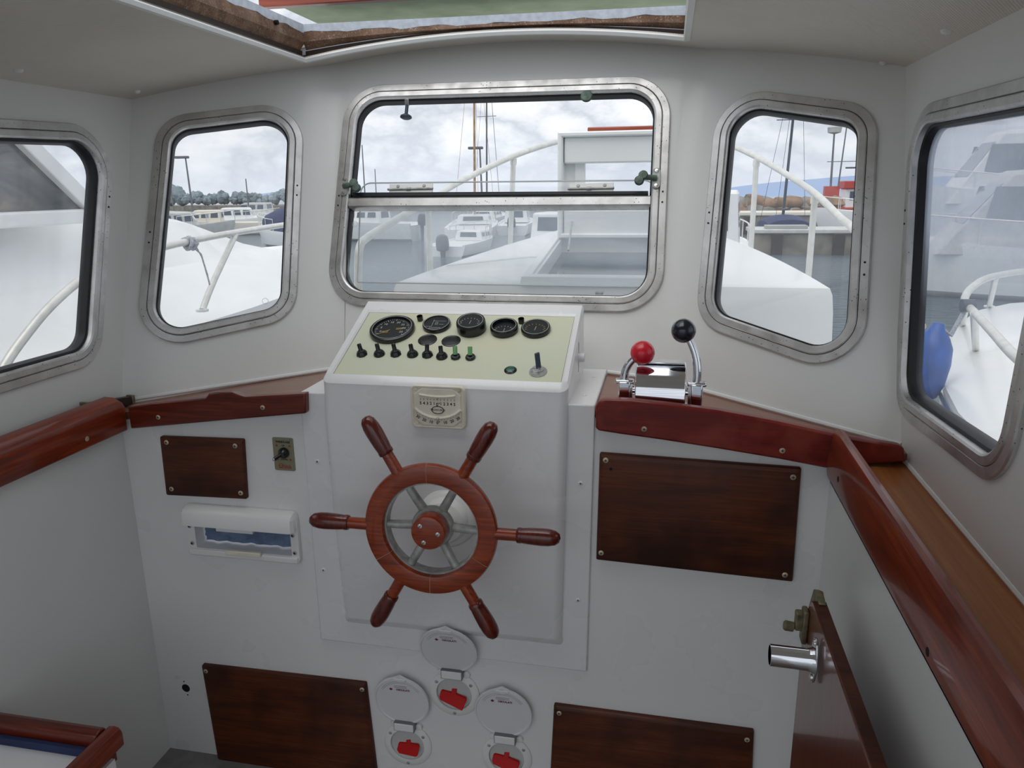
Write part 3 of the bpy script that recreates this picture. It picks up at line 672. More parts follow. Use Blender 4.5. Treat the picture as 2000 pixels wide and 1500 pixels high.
body.append([V(x, y, zd(y)+.005) for x, y in rnd(RX0-.004, RX1+.004, RY0-.004, RY1+.004, .006)])
body.append([V(x, y, zd(y)+.0005) for x, y in rnd(RX0, RX1, RY0, RY1, .003)])
body.append([V(x, y, zd(y)-.006) for x, y in rnd(RX0, RX1, RY0, RY1, .003)])
b.loft(body)
mesh('housing', b, M['gel'], C, angle=24)
mesh('flange_top', B().box((-.843, 1.594, 1.072), (X0+.01, 1.932, 1.083)), M['gel'], C, bevel=.003); mesh('flange_top', B().box((X1-.01, 1.594, 1.072), (-.143, 1.932, 1.083)), M['gel'], C, bevel=.003)
for x, y in ((620, 901), (632, 1113), (1134, 944), (1129, 1172)): q = P(x, y, 1, 1.592); screw_at(C, q, V(0, -1, 0), .0055, 'white'); cross(C, q, V(0, -1, 0), .005)
for x, y in ((1160, 736), (1142, 772)): q = P(x, y, 2, 1.083); screw_at(C, q, V(0, 0, 1), .0055, 'white')
SN = V(0, -.131, .30).normalized(); SU, SV = V(1, 0, 0), V(0, .30, .131).normalized()
DZ = .0
def D(x, y, h=0): return V(x, y, zd(y))+SN*h
dash = mesh('dash_panel', B().loft([[D(x, y, -.004) for x, y in ((RX0+.001, RY0+.001), (RX1-.001, RY0+.001), (RX1-.001, RY1-.001), (RX0+.001, RY1-.001))], [D(x, y, -.0005) for x, y in ((RX0+.001, RY0+.001), (RX1-.001, RY0+.001), (RX1-.001, RY1-.001), (RX0+.001, RY1-.001))]]), M['dash'], C, smooth=False)
DPL = PL(D(-.49, 1.7), SU, SV)
def dp(px_, py_, h=0):                      # dash point under a pixel, seen at height h
    o = DPL.o+SN*h; return PP(px_, py_, o, SN)-SN*h
def gauge(px_, py_, r, hgt, label, lip=.10, sink=0, style=0, mats='black'):
    o = dp(px_, py_, hgt)
    ri = r*(1-lip)
    g = mesh('gauge', B().lathe(o-SN*.001, SN, [(r*.97, 0), (r, hgt*.25), (r, hgt*.7), (r*.985, hgt*.9), (r*.95, hgt), (ri, hgt), (ri*.97, hgt-.004-sink), (0, hgt-.004-sink)], 40), M[mats], C, label=label)
    fz = hgt-.0035-sink; fo_ = o+SN*fz
    mesh('dial_face', B().lathe(fo_-SN*.0004, SN, [(ri*.96, 0), (ri*.96, .0009), (0, .0009)], 36), M['dial'], g)
    mesh('rim_line', B().tube([o+SN*(hgt-.001)+SU*ri*math.cos(t)+SV*ri*math.sin(t) for t in [i*6.28318/40 for i in range(40)]], .0008, 5, loop=True), M['galv'], g)
    f = fo_+SN*.0008; mk = B(); oc = B()
    def bar(bb, ax_, ay, bx_, by, w=.0006):
        p0, p1 = f+SU*ax_*ri+SV*ay*ri, f+SU*bx_*ri+SV*by*ri; d_ = (p1-p0); L = d_.length; d_.normalize(); e_ = SN.cross(d_)
        bb.obox((p0+p1)/2, d_*L/2, e_*w/2, SN*.0002)
    if style == 0:
        for i in range(33):
            a_ = rad(215-250*i/32); r0 = .74 if i % 4 == 0 else .80; bar(mk, r0*math.cos(a_), r0*math.sin(a_), .88*math.cos(a_), .88*math.sin(a_), .0011 if i % 4 == 0 else .0006)
        for x_, y_ in ((-.48, -.30), (.2, .02)):
            for d_ in (-.05, .05): bar(oc, x_, y_+d_, x_+.34, y_+d_+.05, .0016)
        for i in range(8):
            a_ = rad(205-230*i/7); letters('numeral', str(i*5), M['pale'], g, f+SU*ri*.60*math.cos(a_)+SV*ri*.60*math.sin(a_)+SN*.0004, SU, SV, ri*.2, .0003)
        nd = B(); bar(nd, -.62, -.5, -.1, -.06, .0012); mesh('needle', nd, M['ochre'], g, smooth=False)
    elif style == 1:
        bar(mk, -.8, -.5, -.28, -.5); bar(mk, -.28, -.5, -.28, .45); bar(mk, -.28, .28, .72, .28); bar(mk, -.4, -.62, .45, -.62); bar(mk, -.4, -.80, .45, -.80); bar(mk, -.4, -.62, -.4, -.80); bar(mk, .45, -.62, .45, -.8); bar(mk, .25, -.18, .62, -.18)
        for x_ in (-.06, .12): bar(mk, x_, -.22, x_, .10, .0005)
        for y_ in (-.22, .10, -.06): bar(mk, -.06, y_, .12, y_, .0005)
    else:
        for i in range(11):
            a_ = rad(200-220*i/10); bar(mk if style == 2 else oc, .66*math.cos(a_), -.25+.5*math.sin(a_), .8*math.cos(a_), -.25+.6*math.sin(a_), .0009)
        nd = B(); bar(nd, 0, -.5, .05, .0, .0008); mesh('needle', nd, M['pale'], g, smooth=False)
    if mk.v: mesh('markings', mk, M['pale'], g, smooth=False)
    if oc.v: mesh('coloured_markings', oc, M['ochre'], g, smooth=False)
    return g
gauge(765, 638, .057, .013, 'large round revolution counter, biggest gauge on the console', .13, .004, 0)
gauge(852, 629, .0355, .011, 'round gauge printed with a white square outline', .10, 0, 1)
gauge(919, 625, .0365, .028, 'tall black gauge standing highest above the panel', .16, -.002, 2)
gauge(984, 634, .0345, .017, 'dark gauge with a deep hollow bezel', .14, .008, 2)
gauge(1046, 637, .036, .012, 'flat black gauge with orange scale marks', .12, -.002, 3)
for x, y in ((835, 664), (881, 666)):
    o = dp(x, y); g = mesh('blanking_cap', B().lathe(o-SN*.001, SN, [(.0235, 0), (.0235, .002), (.021, .003), (.019, .0018), (.010, .0030), (0, .0034)], 30), M['black'], C)
for x, y in ((820, 620), (1018, 625)):
    o = dp(x, y, .008); mesh('indicator_socket', B().lathe(o-SN*.001, SN, [(.0072, 0), (.0078, .013), (.0066, .013), (.0062, .004), (0, .004)], 20), M['black'], C)
for i, (x, y, tilt) in enumerate(((707, 692, -.35), (741, 692, -.3), (773, 692, -.28), (806, 693, -.24), (835, 694, .0), (863, 697, -.15), (890, 698, -.05), (919, 699, -.03))):
    o = dp(x, y); gr = i > 5
    s = mesh('toggle_switch', B().lathe(o-SN*.001, SN, [(.0138, 0), (.0140, .003), (.0118, .008), (.0085, .0115), (.0068, .013), (0, .0135)] if not gr else [(.0115, 0), (.0122, .004), (.0105, .007), (.0060, .008), (0, .008)], 20 if i % 2 else 8), M['black'], C, angle=30 if i % 2 else 20, label='switch with a pale green translucent lever' if gr else None)
    d_ = (SN*.85+SV*.55+SU*tilt).normalized(); p0 = o+SN*.008
    mesh('lever', B().tube([p0, p0+d_*.009, p0+d_*.018, p0+d_*.020], [.0054, .0053, .0052, .0040] if not gr else [.0052, .0054, .0056, .0052], 12), M['leaf' if gr else 'black'], s)
o = dp(997, 723); g = mesh('pilot_lamp', B().lathe(o-SN*.001, SN, [(.0145, 0), (.0145, .002), (.0105, .0045), (.0095, .003)], 26), M['black'], C, label='oval-looking green warning lamp')
mesh('lens', B().lathe(o, SN, [(.0100, .001), (.0098, .003), (.006, .0042), (0, .0046)], 22), M['green'], g)
o = dp(1051, 726); g = mesh('ignition_lock', B().lathe(o-SN*.001, SN, [(.0205, 0), (.0205, .002), (.017, .005), (.0135, .007), (.0135, .010), (.009, .0105), (0, .0105)], 28), M['galv'], C)
mesh('key', B().obox(o+SN*.020+SV*.008, (SN*.8+SV*.45+SU*-.12).normalized()*.022, (SU*.8+SV*.5).normalized()*.0062, (SV*.8-SU*.5).normalized()*.0022), M['mastdark'], g, bevel=.002)
mesh('key_ring', B().tube([o+SN*.011-SV*.008+SU*-.004+(SU*math.cos(t)+SV*math.sin(t)*.75)*.0115 for t in [i*6.28318/24 for i in range(24)]], .0009, 6, loop=True), M['steel'], g)
q = P(1130, 698, 0, X1); g = mesh('side_knob', B().cyl(q-V(.001, 0, 0), q+V(.015, 0, 0), .0115, 22, .0105), M['lid'], C, bevel=.001)
mesh('seam', B().box((X1-.001, q.y-.001, q.z-.036), (X1+.0006, q.y+.0012, q.z+.036)), M['ink'], C)
# steering shaft boot on the console
SH = V(-.479, YF, .803)
ga = mesh('shaft_boot', B().lathe(SH+V(0, .004, 0), V(.02, -1, .14), [(.070, 0), (.069, .008), (.062, .016), (.054, .020), (.052, .034), (.046, .044), (.030, .050), (.024, .056), (.024, .085)], 40), M['white'], C)

# ---------------------------------------------------------------- ship's wheel
WC_ = V(-.4735, 1.42, .8415); WN = V(.01, -1, .05).normalized(); WU = V(1, 0, -.0).cross(WN).cross(WN)*-1; WU = (V(1, 0, 0)-WN*WN.x).normalized(); WV = WN.cross(WU)
if WV.z < 0: WV = -WV
Wh = empty('ship_wheel', WC_, 'six-spoked varnished wooden steering wheel with a round wooden hub', 'steering wheel')
def wp(r, a, h=0): return WC_+WU*r*math.cos(a)+WV*r*math.sin(a)+WN*h
JA = [rad(92), rad(212), rad(330), rad(-91)]
ja = sorted([a % 6.28318 for a in JA]); 
prof = [(.1465, -.004), (.1470, .004), (.1445, .0095), (.138, .012), (.112, .012), (.1065, .0105), (.1045, .006), (.1045, -.010), (.112, -.015), (.138, -.015), (.1445, -.012)]
for i in range(4):
    a0, a1 = ja[i], ja[(i+1) % 4]; a1 += 6.28318 if a1 < a0 else 0
    N = max(8, int((a1-a0)*14)); e = .0048
    mesh('rim_segment', B().loft([[wp(r, a0+e+(a1-a0-2*e)*j/N, h) for r, h in prof] for j in range(N+1)]), M['wheelwood'], Wh, angle=40)
for a in ja: mesh('rim_joint_filler', B().loft([[wp(.1255+(r-.1255)*.985, a+da_, -.0015+(h+.0015)*.97) for r, h in prof] for da_ in (-.006, .006)]), M['tan'], Wh)
mesh('metal_ring', B().loft([[wp(r, 6.28318*j/72, h) for r, h in ((.1045, .000), (.1005, .000), (.1005, -.026), (.1120, -.026), (.1120, -.015), (.1045, -.015))] for j in range(72)], loop=True), M['galv'], Wh)
hubm = mesh('metal_hub', B().lathe(WC_-WN*.045, WN, [(.024, -.01), (.03, 0), (.040, .012), (.046, .022), (.0465, .034), (.043, .038), (0, .038)], 40), M['galv'], Wh)
hub = mesh('wooden_hub', B().lathe(WC_-WN*.006, WN, [(.0385, 0), (.0395, .006), (.0385, .024), (.036, .030), (.030, .032), (0, .0325)], 40), M['wheelwood'], Wh)
for a in (rad(135), rad(0), rad(-113)):
    q = wp(.0225, a, .0262); s = mesh('screw', B().lathe(q-WN*.001, WN, [(.0052, 0), (.0050, .0016), (0, .0026)], 16), M['steel'], hub)
    mesh('screw_slot', B().obox(q+WN*.0014, (WU*.6+WV*.8)*.0045, (WU*.8-WV*.6)*.0006, WN*.0004), M['ink'], hub)
for i in range(6):
    a = rad(60*i); 
    mesh('metal_spoke', B().tube([wp(.040, a, -.020), wp(.075, a, -.014), wp(.106, a, -.012)], [.0105, .0095, .0090], 14), M['galv'], Wh)
    sp_ = mesh('spoke', B().tube([wp(.140, a, -.002), wp(.194, a, -.002)], [.0132, .0128], 16), M['wheelwood'], Wh)
    hp = [(.0, .187), (.0150, .187), (.0166, .189), (.0168, .196), (.0160, .1965), (.0175, .212), (.0187, .238), (.0182, .254), (.0155, .268), (.0095, .2765), (.0, .279)]
    mesh('handle', B().lathe(WC_-WN*.002, WU*math.cos(a)+WV*math.sin(a), hp, 22), M['handle'], Wh, angle=50)

# ---------------------------------------------------------------- clinometer
CP = PL((0, YF+.003, 0), (1, 0, 0), (0, 0, 1))
cq = [CP.px(*q) for q in ((803, 749), (909, 754), (911, 837), (807, 833))]
cx0, cx1 = (cq[0][0]+cq[3][0])/2, (cq[1][0]+cq[2][0])/2; cz1, cz0 = (cq[0][1]+cq[1][1])/2, (cq[2][1]+cq[3][1])/2
cm = ((cx0+cx1)/2, (cz0+cz1)/2); cw, ch = cx1-cx0, cz1-cz0
K = empty('clinometer', CP.at(cm), 'square cream clinometer with two curved scales on the console front', 'clinometer')
mesh('case', B().loft([[CP.at(q, None, h) for q in roundpoly([(cx0, cz1), (cx1, cz1), (cx1, cz0), (cx0, cz0)], d, .012)] for d, h in ((0, -.002), (0, .007), (.002, .009), (.005, .009), (.006, .007))]), M['cream'], K)
def ck(a, b_, h=.0075): return CP.at(cm[0]+a*cw/2, cm[1]+b_*ch/2, h)
oc_ = [(-.58, .86), (.58, .86), (.86, .58), (.86, -.58), (.58, -.86), (-.58, -.86), (-.86, -.58), (-.86, .58)]
mesh('face_plate', B().loft([[ck(a*s_, b_*s_, h) for a, b_ in oc_] for s_, h in ((1, .0065), (1, .0085), (.97, .0092))]), M['cream'], K, smooth=False)
for sx_ in (-1, 1):
    for sy_ in (-1, 1): mesh('screw', B().lathe(ck(sx_*.80, sy_*.80, .007), CP.n, [(.0042, 0), (.004, .001), (0, .0016)], 12), M['cream' if (sx_, sy_) != (1, 1) else 'brass'], K)
def arc(cx_, cy_, R, a0, a1, n): return [ck(cx_+R*math.cos(a0+(a1-a0)*i/n), cy_+R*math.sin(a0+(a1-a0)*i/n), .0094) for i in range(n+1)]
up_ = arc(0, 3.42, 2.93, rad(256.8), rad(283.2), 14); lo_ = arc(0, .566, 1.066, rad(217), rad(323), 20)
mesh('upper_tube', B().tube(up_, .0028, 8), M['cream'], K); mesh('lower_tube', B().tube(lo_, .0034, 8), M['cream'], K)
mesh('ball', B().sph(ck(0, -.52, .0125), .0040, 14), M['galv'], K); mesh('ball', B().sph(ck(0, .42, .0115), .0026, 12), M['galv'], K)
mk = B()
for i in range(-5, 6):
    x_ = i*.125; y_ = .30-.0*abs(i); p0 = ck(x_, .36, .0094); mk.obox(p0, SU*.0004, V(0, 0, .0020), V(0, .0002, 0))
    letters('numeral', '0°' if i == 0 else str(abs(i)), M['ink'], K, ck(x_+(.02 if i == 0 else 0), .17 if i else .13, .0094), SU, V(0, 0, 1), .0095 if i else .011, .0003, bold=.0002)
for i in range(-3, 4):
    a_ = rad(270+i*12.0); letters('numeral', '0°' if i == 0 else str(abs(i)*10), M['ink'], K, ck(1.27*math.cos(a_), .566+1.29*math.sin(a_), .0094), SU*math.cos(a_+math.pi/2)+V(0, 0, 1)*math.sin(a_+math.pi/2), -(SU*math.cos(a_)+V(0, 0, 1)*math.sin(a_)), .0095, .0003, bold=.0002)
for i in range(-7, 8):
    a_ = rad(270+i*6.0); q = ck(1.15*math.cos(a_), .566+1.15*math.sin(a_), .0094); mk.obox(q, (SU*math.cos(a_)+V(0, 0, 1)*math.sin(a_))*.0012, (SU*-math.sin(a_)+V(0, 0, 1)*math.cos(a_))*.0003, V(0, .0002, 0))
mesh('scale_marks', mk, M['ink'], K, smooth=False)
el = [ck(.22*math.cos(t)+.0, -.12+.17*math.sin(t), .0094) for t in [i*6.28318/36 for i in range(36)]]
mesh('oval_mark', B().tube(el, .0009, 6, loop=True), M['ink'], K)
letters('lettering', 'TRUWORLD', M['ink'], K, ck(0, -.125, .0094), SU, V(0, 0, 1), .0062, .0003, bold=.0001)

# ---------------------------------------------------------------- wooden access panels
def panel(quad, label, scr, th=.016, bev=.0025, name='access_panel', mat='panel', holes=()):
    q = [BK.px(*a) for a in quad]; b = B().loft([[BK.at(a, None, h) for a in roundpoly(q, d, .004, 3)] for d, h in ((0, .0005), (0, th-.007), (.002, th-.0035), (.009, th))])
    o = thing(name, b, M[mat], label, 'access panel', 'dark brown access panels on the bulkhead', angle=30)
    f = PL(BK.at(0, 0, th), (1, 0, 0), (0, 0, 1))
    for x, y in scr: p = f.P(x, y); screw_at(o, p, f.n, .0062); cross(o, p, f.n, .0062)
    for x, y in holes: p = f.P(x, y); mesh('knot_hole', B().cyl(p-f.n*.001, p+f.n*.0005, .0035, 10), M['hole'], o)
    return o
panel(((317, 850), (479, 856), (486, 972), (330, 964)), 'smallest brown plywood panel, below the narrow front shelf', ((325, 864), (459, 871), (335, 955), (470, 963)))
panel(((1172, 882), (1564, 911), (1547, 1132), (1165, 1089)), 'largest brown plywood panel, below the engine control shelf', ((1183, 899), (1549, 932), (1174, 1080), (1533, 1123)), holes=((1193, 916),))
panel(((398, 1294), (717, 1330), (762, 1700), (458, 1640)), 'dark panel between the small round wall hole and the valve covers', ((402, 1311), (707, 1347)))
panel(((1083, 1371), (1472, 1422), (1458, 1760), (1066, 1690)), 'dark panel beside the wooden door, below the largest panel', ((1092, 1393), (1459, 1445)))

# ---------------------------------------------------------------- windlass switch
wq = [BK.px(*q) for q in ((532, 853), (573, 856), (577, 920), (538, 917))]
wx0, wx1 = (wq[0][0]+wq[3][0])/2, (wq[1][0]+wq[2][0])/2; wz1, wz0 = (wq[0][1]+wq[1][1])/2, (wq[2][1]+wq[3][1])/2
wm = ((wx0+wx1)/2, (wz0+wz1)/2); ww, wh_ = (wx1-wx0)/2, (wz1-wz0)/2
K = empty('windlass_switch', BK.at(wm), 'khaki label plate with a black toggle for the windlass', 'switch')
mesh('plate', B().loft([[BK.at(q, None, h) for q in roundpoly([(wx0, wz1), (wx1, wz1), (wx1, wz0), (wx0, wz0)], 0, .004, 4)] for h in (.0002, .002)]), M['badge'], K)
def wk(a, b_, h=.0022): return BK.at(wm[0]+a*ww, wm[1]+b_*wh_, h)
Zv = V(0, 0, 1)
letters('lettering', 'WINDLASS', M['ink'], K, wk(0, .74), SU, Zv, .0078, .0003, bold=.0002)
letters('lettering', 'UP', M['ink'], K, wk(0, .52), SU, Zv, .006, .0003, bold=.0001); letters('lettering', 'DOWN', M['ink'], K, wk(0, -.32), SU, Zv, .0055, .0003, bold=.0001)
letters('lettering', '11', M['ink'], K, wk(.74, .88), SU, Zv, .0055, .0003)
for a, b_, s_ in ((-.62, .52, 1), (.62, .52, 1), (-.62, -.32, -1), (.62, -.32, -1)):
    mesh('arrow_mark', B().prism([wk(a-.13, b_-.05*s_), wk(a+.13, b_-.05*s_), wk(a, b_+.09*s_)], V(0, -.0003, 0)), M['redink'], K, smooth=False)
mesh('round_mark', B().tube([wk(-.36+.20*math.cos(t), -.70+.115*math.sin(t)) for t in [i*6.28318/24 for i in range(24)]], .0008, 6, loop=True), M['redink'], K)
letters('lettering', 'uick', M['redink'], K, wk(.27, -.73), SU, Zv, .0115, .0003, bold=.0002); mesh('round_mark_bar', B().obox(wk(-.36, -.70), SU*ww*.20, V(0, .0002, 0), Zv*.0005), M['redink'], K)
mesh('underline', B().obox(wk(.02, -.845), SU*ww*.62, V(0, .0002, 0), Zv*.0005), M['redink'], K)
p = wk(.05, .10, .002); bt = mesh('rubber_boot', B().lathe(p, (0, -1, 0), [(.0135, 0), (.0135, .006), (.010, .011), (.007, .015), (0, .016)], 22), M['black'], K)
d_ = V(-.62, -.68, -.40).normalized(); mesh('toggle', B().tube([p+V(0, -.010, 0), p+V(0, -.010, 0)+d_*.012, p+V(0, -.010, 0)+d_*.022], [.0048, .0044, .0052], 12), M['black'], bt)
mesh('toggle_tip', B().sph(p+V(0, -.010, 0)+d_*.0225, .0042, 12), M['steel'], bt)

# ---------------------------------------------------------------- recessed fuse box
K = empty('fuse_box', BK.at((bx[0][0]+bx[1][0])/2, (bx[0][1]+bx[2][1])/2), 'white plastic fuse box with an open window showing blue film', 'fuse box')
oq = [BK.px(*q) for q in ((366, 984), (582, 998), (592, 1095), (373, 1079))]
x0, x1 = (oq[0][0]+oq[3][0])/2, (oq[1][0]+oq[2][0])/2; z1, z0_ = (oq[0][1]+oq[1][1])/2, (oq[2][1]+oq[3][1])/2
ix0, ix1 = bx[0][0]+.004, bx[1][0]-.002; iz1, iz0 = (bx[0][1]+bx[1][1])/2, (bx[2][1]+bx[3][1])/2
b = slab(B(), BK, roundpoly([(x0, z1-.004), (x1, z1-.004), (x1, z0_), (x0, z0_)], 0, .014, 5), [[(ix0, iz0), (ix1, iz0), (ix1, iz1), (ix0, iz1)]], .013, .014)
mesh('frame', b, M['white'], K, angle=30, bevel=.0015)
hd = [(.001, .0025), (.014, .0025), (.030, -.003), (.036, -.012), (.037, iz1-z1+.0), (.014, iz1-z1-.002), (.0, iz1-z1)]
def xsec(x, ins): return [V(x, 1.6-max(h-ins, .001), z1+dz-(ins if dz > -.01 else 0)) for h, dz in hd]
mesh('hood', B().loft([xsec(x0+.002, .010), xsec(x0+.008, .002), xsec(x0+.016, 0), xsec(x1-.016, 0), xsec(x1-.008, .002), xsec(x1-.002, .010)]), M['white'], K, angle=35)
mesh('hood_tab', B().box((ix0+(ix1-ix0)*.28, 1.6-.034, iz1-.010), (ix0+(ix1-ix0)*.66, 1.6-.026, iz1+.002)), M['lid'], K, bevel=.001)
mesh('lower_lip', B().box((x0+.004, 1.6-.020, z0_+.001), (x1-.004, 1.6-.010, iz0-.001)), M['white'], K, bevel=.004)
mesh('thumb_latch', B().box((ix0+(ix1-ix0)*.33, 1.6-.027, iz0-.006), (ix0+(ix1-ix0)*.70, 1.6-.014, iz0+.006)), M['cream'], K, bevel=.002)
rb = B(); dpt = .024
rb.loft([[V(ix0, 1.6-.010, iz1), V(ix1, 1.6-.010, iz1), V(ix1, 1.6-.010, iz0), V(ix0, 1.6-.010, iz0)], [V(ix0+.006, 1.6+dpt, iz1), V(ix1-.006, 1.6+dpt, iz1), V(ix1-.006, 1.6+dpt, iz0+.006), V(ix0+.006, 1.6+dpt, iz0+.006)]], caps=False)
rb.loft([[V(ix0-.001, 1.6-.010, iz1+.001), V(ix1+.001, 1.6-.010, iz1+.001), V(ix1+.001, 1.6-.010, iz0-.001), V(ix0-.001, 1.6-.010, iz0-.001)], [V(ix0+.004, 1.6+dpt+.002, iz1), V(ix1-.004, 1.6+dpt+.002, iz1), V(ix1-.004, 1.6+dpt+.002, iz0+.004), V(ix0+.004, 1.6+dpt+.002, iz0+.004)]], caps=False)
mesh('recess', rb, M['lid'], K, smooth=False)
fb = B(); N = 26; rows = []
for j in range(9):
    rows.append([V(ix0+.008+(ix1-ix0-.016)*i/N, 1.6+dpt-.006+.004*math.sin(i*1.3+j*.9)*math.sin(j*2.1+i*.35), iz0+.008+(iz1-iz0-.010)*j/8) for i in range(N+1)])
fb.loft(rows, closed=False); mesh('blue_film', fb, M['film'], K)
for x, z in ((x0+.012, iz1-.012), (x0+.014, iz0+.012), (x1-.014, iz1-.014), (x1-.012, iz0+.010)): q = V(x, 1.6-.0145, z); screw_at(K, q, V(0, -1, 0), .0055, 'galv'); mesh('screw_socket', B().cyl(q, q+V(0, -.0022, 0), .0028, 10), M['ink'], K)

# ---------------------------------------------------------------- battery switch covers with red keys
LB = ('white round key switch with raised lid, topmost of the three red keys', 'white round key switch with raised lid, next to the dark panel by the wall hole',
      'white round key switch with raised lid, lowest of the three red keys')
for i, ((cpx, _, lpx), lab) in enumerate(zip(KEYC, LB)):
    c = kc[i]; R = .0655; K = empty('key_switch', BK.at(c), lab, 'key switch', 'key switches with red keys')
    mesh('ring', B().loft([[BK.at(q, None, h) for q in circ(c, r_, 40)] for r_, h in ((R, .0005), (R, .003), (R*.94, .0065), (R*.72, .0075), (R*.70, .006), (.0468, -.002), (.0440, -.018), (.0455, -.02))], caps=False), M['white'], K)
    mesh('bowl', B().lathe(BK.at(c, None, -.0), (0, 1, 0), [(.0462, 0), (.044, .012), (.030, .026), (.012, .030), (0, .030)], 30), M['boatgrey'], K)
    kn = BK.at(c[0]+.001, c[1]+.020, -.024)
    mesh('key_socket', B().lathe(kn, (0, -1, 0), [(.0165, 0), (.0165, .010), (.013, .012), (.010, .012), (.009, .004), (0, .004)], 26), M['white'], K)
    tl = (rad(-8), rad(4), rad(-6))[i]; ku = V(math.cos(tl), -.10, math.sin(tl)).normalized(); kv = V(-math.sin(tl), 0, math.cos(tl)); kf = ku.cross(kv)
    ko = kn+V(0, -.012, -.002)
    pts = ([(-.0075, .006), (.0075, .006), (.0065, -.016), (.034, -.018), (.037, -.022), (.032, -.043), (-.031, -.036), (-.035, -.031), (-.034, -.019), (-.030, -.016), (-.0065, -.016)] if i != 1 else
           [(-.0075, .006), (.0075, .006), (.0065, -.014), (.028, -.014), (.032, -.018), (.029, -.036), (.024, -.038), (-.024, -.036), (-.031, -.030), (-.028, -.017), (-.024, -.014), (-.0065, -.014)])
    mesh('red_key', B().prism([ko+ku*a+kv*b_+V(0, -.022*max(0, -b_)/.03, 0) for a, b_ in pts], V(0, -.006, 0)), M['red'], K, bevel=.0015)
    mesh('key_collar', B().lathe(kn+V(0, -.004, 0), (0, -1, 0), [(.0085, 0), (.0085, .010), (.0070, .012), (0, .012)], 18), M['red'], K)
    for a in (rad(145), rad(35), rad(-90)): q = BK.at(c[0]+R*.84*math.cos(a), c[1]+R*.84*math.sin(a), .0066); screw_at(K, q, V(0, -1, 0), .0045, 'galv')
    # hinge and raised lid, leaning away from the wall
    hz = c[1]+R*.98
    mesh('hinge', B().box((c[0]-.026, 1.6-.026, hz-.007), (c[0]+.026, 1.6-.002, hz+.014)), M['white'], K, bevel=.0015); mesh('hinge_gap', B().box((c[0]-.0275, 1.6-.0235, hz-.009), (c[0]+.0275, 1.6-.001, hz+.0155)), M['mast'], K)
    for s_ in (-1, 1): mesh('hinge_lug', B().lathe(V(c[0]+s_*.034, 1.6-.001, hz-.004), (0, -1, 0), [(.010, 0), (.009, .006), (.004, .008), (0, .008)], 14), M['white'], K)
    th = rad(5); lv = V(0, -math.sin(th), math.cos(th)); ln = V(0, -math.cos(th), -math.sin(th))
    if i == 0: lv, ln = V(0, -math.sin(rad(14)), math.cos(rad(14))), V(0, -math.cos(rad(14)), -math.sin(rad(14)))
    RL = .073; lc = V(c[0]-.004, 1.6-.010, hz+.008)+lv*RL*.98
    def lidring(rr, h):
        pts_ = []
        for k in range(44):
            a = 6.28318*k/44; e_ = rr*(1+.10*max(0, 1-abs(((a-math.pi/2+math.pi) % 6.28318)-math.pi)/.22)); pts_.append(lc+V(1, 0, 0)*e_*math.cos(a)+lv*e_*math.sin(a)+ln*h)
        return pts_
    ld = mesh('lid', B().loft([lidring(RL*.97, -.004), lidring(RL, -.002), lidring(RL, .004), lidring(RL*.955, .0045), lidring(RL*.93, .002), lidring(RL*.5, .0018)]), M['lid'], K)
    mesh('lid_notch', B().obox(lc+lv*RL*.93+ln*.004, V(.016, 0, 0), lv*.004, ln*.002), M['white'], ld, bevel=.001)
    for rr_ in (.78, .84):
        a0_, a1_ = (rad(35), rad(148)); mesh('arc_mark', B().tube([lc+V(1, 0, 0)*RL*rr_*math.cos(a0_+(a1_-a0_)*k/20)+lv*RL*rr_*math.sin(a0_+(a1_-a0_)*k/20)+ln*.0022 for k in range(21)], .0004, 4), M['galv'], ld)
    letters('lettering', 'OSCULATI', M['maroon'], ld, lc+V(.006, 0, 0)+lv*RL*.48+ln*.0022, SU, lv, .0078, .0003, bold=.0003)
    mesh('logo_mark', B().prism([lc+V(-.026, 0, 0)+lv*(RL*.48)+V(a, 0, 0)+lv*b_+ln*.0021 for a, b_ in ((-.005, 0), (0, .004), (.005, 0), (0, -.004))], ln*.0003), M['maroon'], ld, smooth=False)
    tx = B()
    for r_ in (.58, .64): tx.obox(lc+lv*RL*r_+ln*.002, V(.017, 0, 0), lv*.0004, ln*.0002)
    mesh('fine_print', tx, M['maroon'], ld, smooth=False)
# ---------------------------------------------------------------- chrome engine control
TB = P(1288, 793, 1, 1.655); tb = V(TB.x, 1.655, 1.071-.085*0)
tb.z = 1.0765-(tb.x+.145)*.100
K = empty('engine_control', tb, 'twin-lever chrome engine control with a red ball and a navy ball', 'engine control')
hw = .0545
mesh('foot_plate', B().box((tb.x-.062, tb.y-.034, tb.z-.001), (tb.x+.066, tb.y+.050, tb.z+.004)), M['steel'], K, bevel=.001)
pf = [(-.030, .004), (-.030, .030), (-.024, .055), (-.010, .080), (.004, .092), (.020, .098), (.040, .098), (.046, .090), (.046, .004)]
mesh('body', B().loft([[tb+V(x, y*1.0, z*1.05) for y, z in pf] for x in (-hw, -hw+.004, hw-.004, hw)]), M['chrome'], K, angle=25, bevel=.002)
mesh('top_cover', B().box((tb.x-hw+.003, tb.y+.006, tb.z+.102), (tb.x+hw-.003, tb.y+.044, tb.z+.105)), M['chrome'], K, bevel=.001)
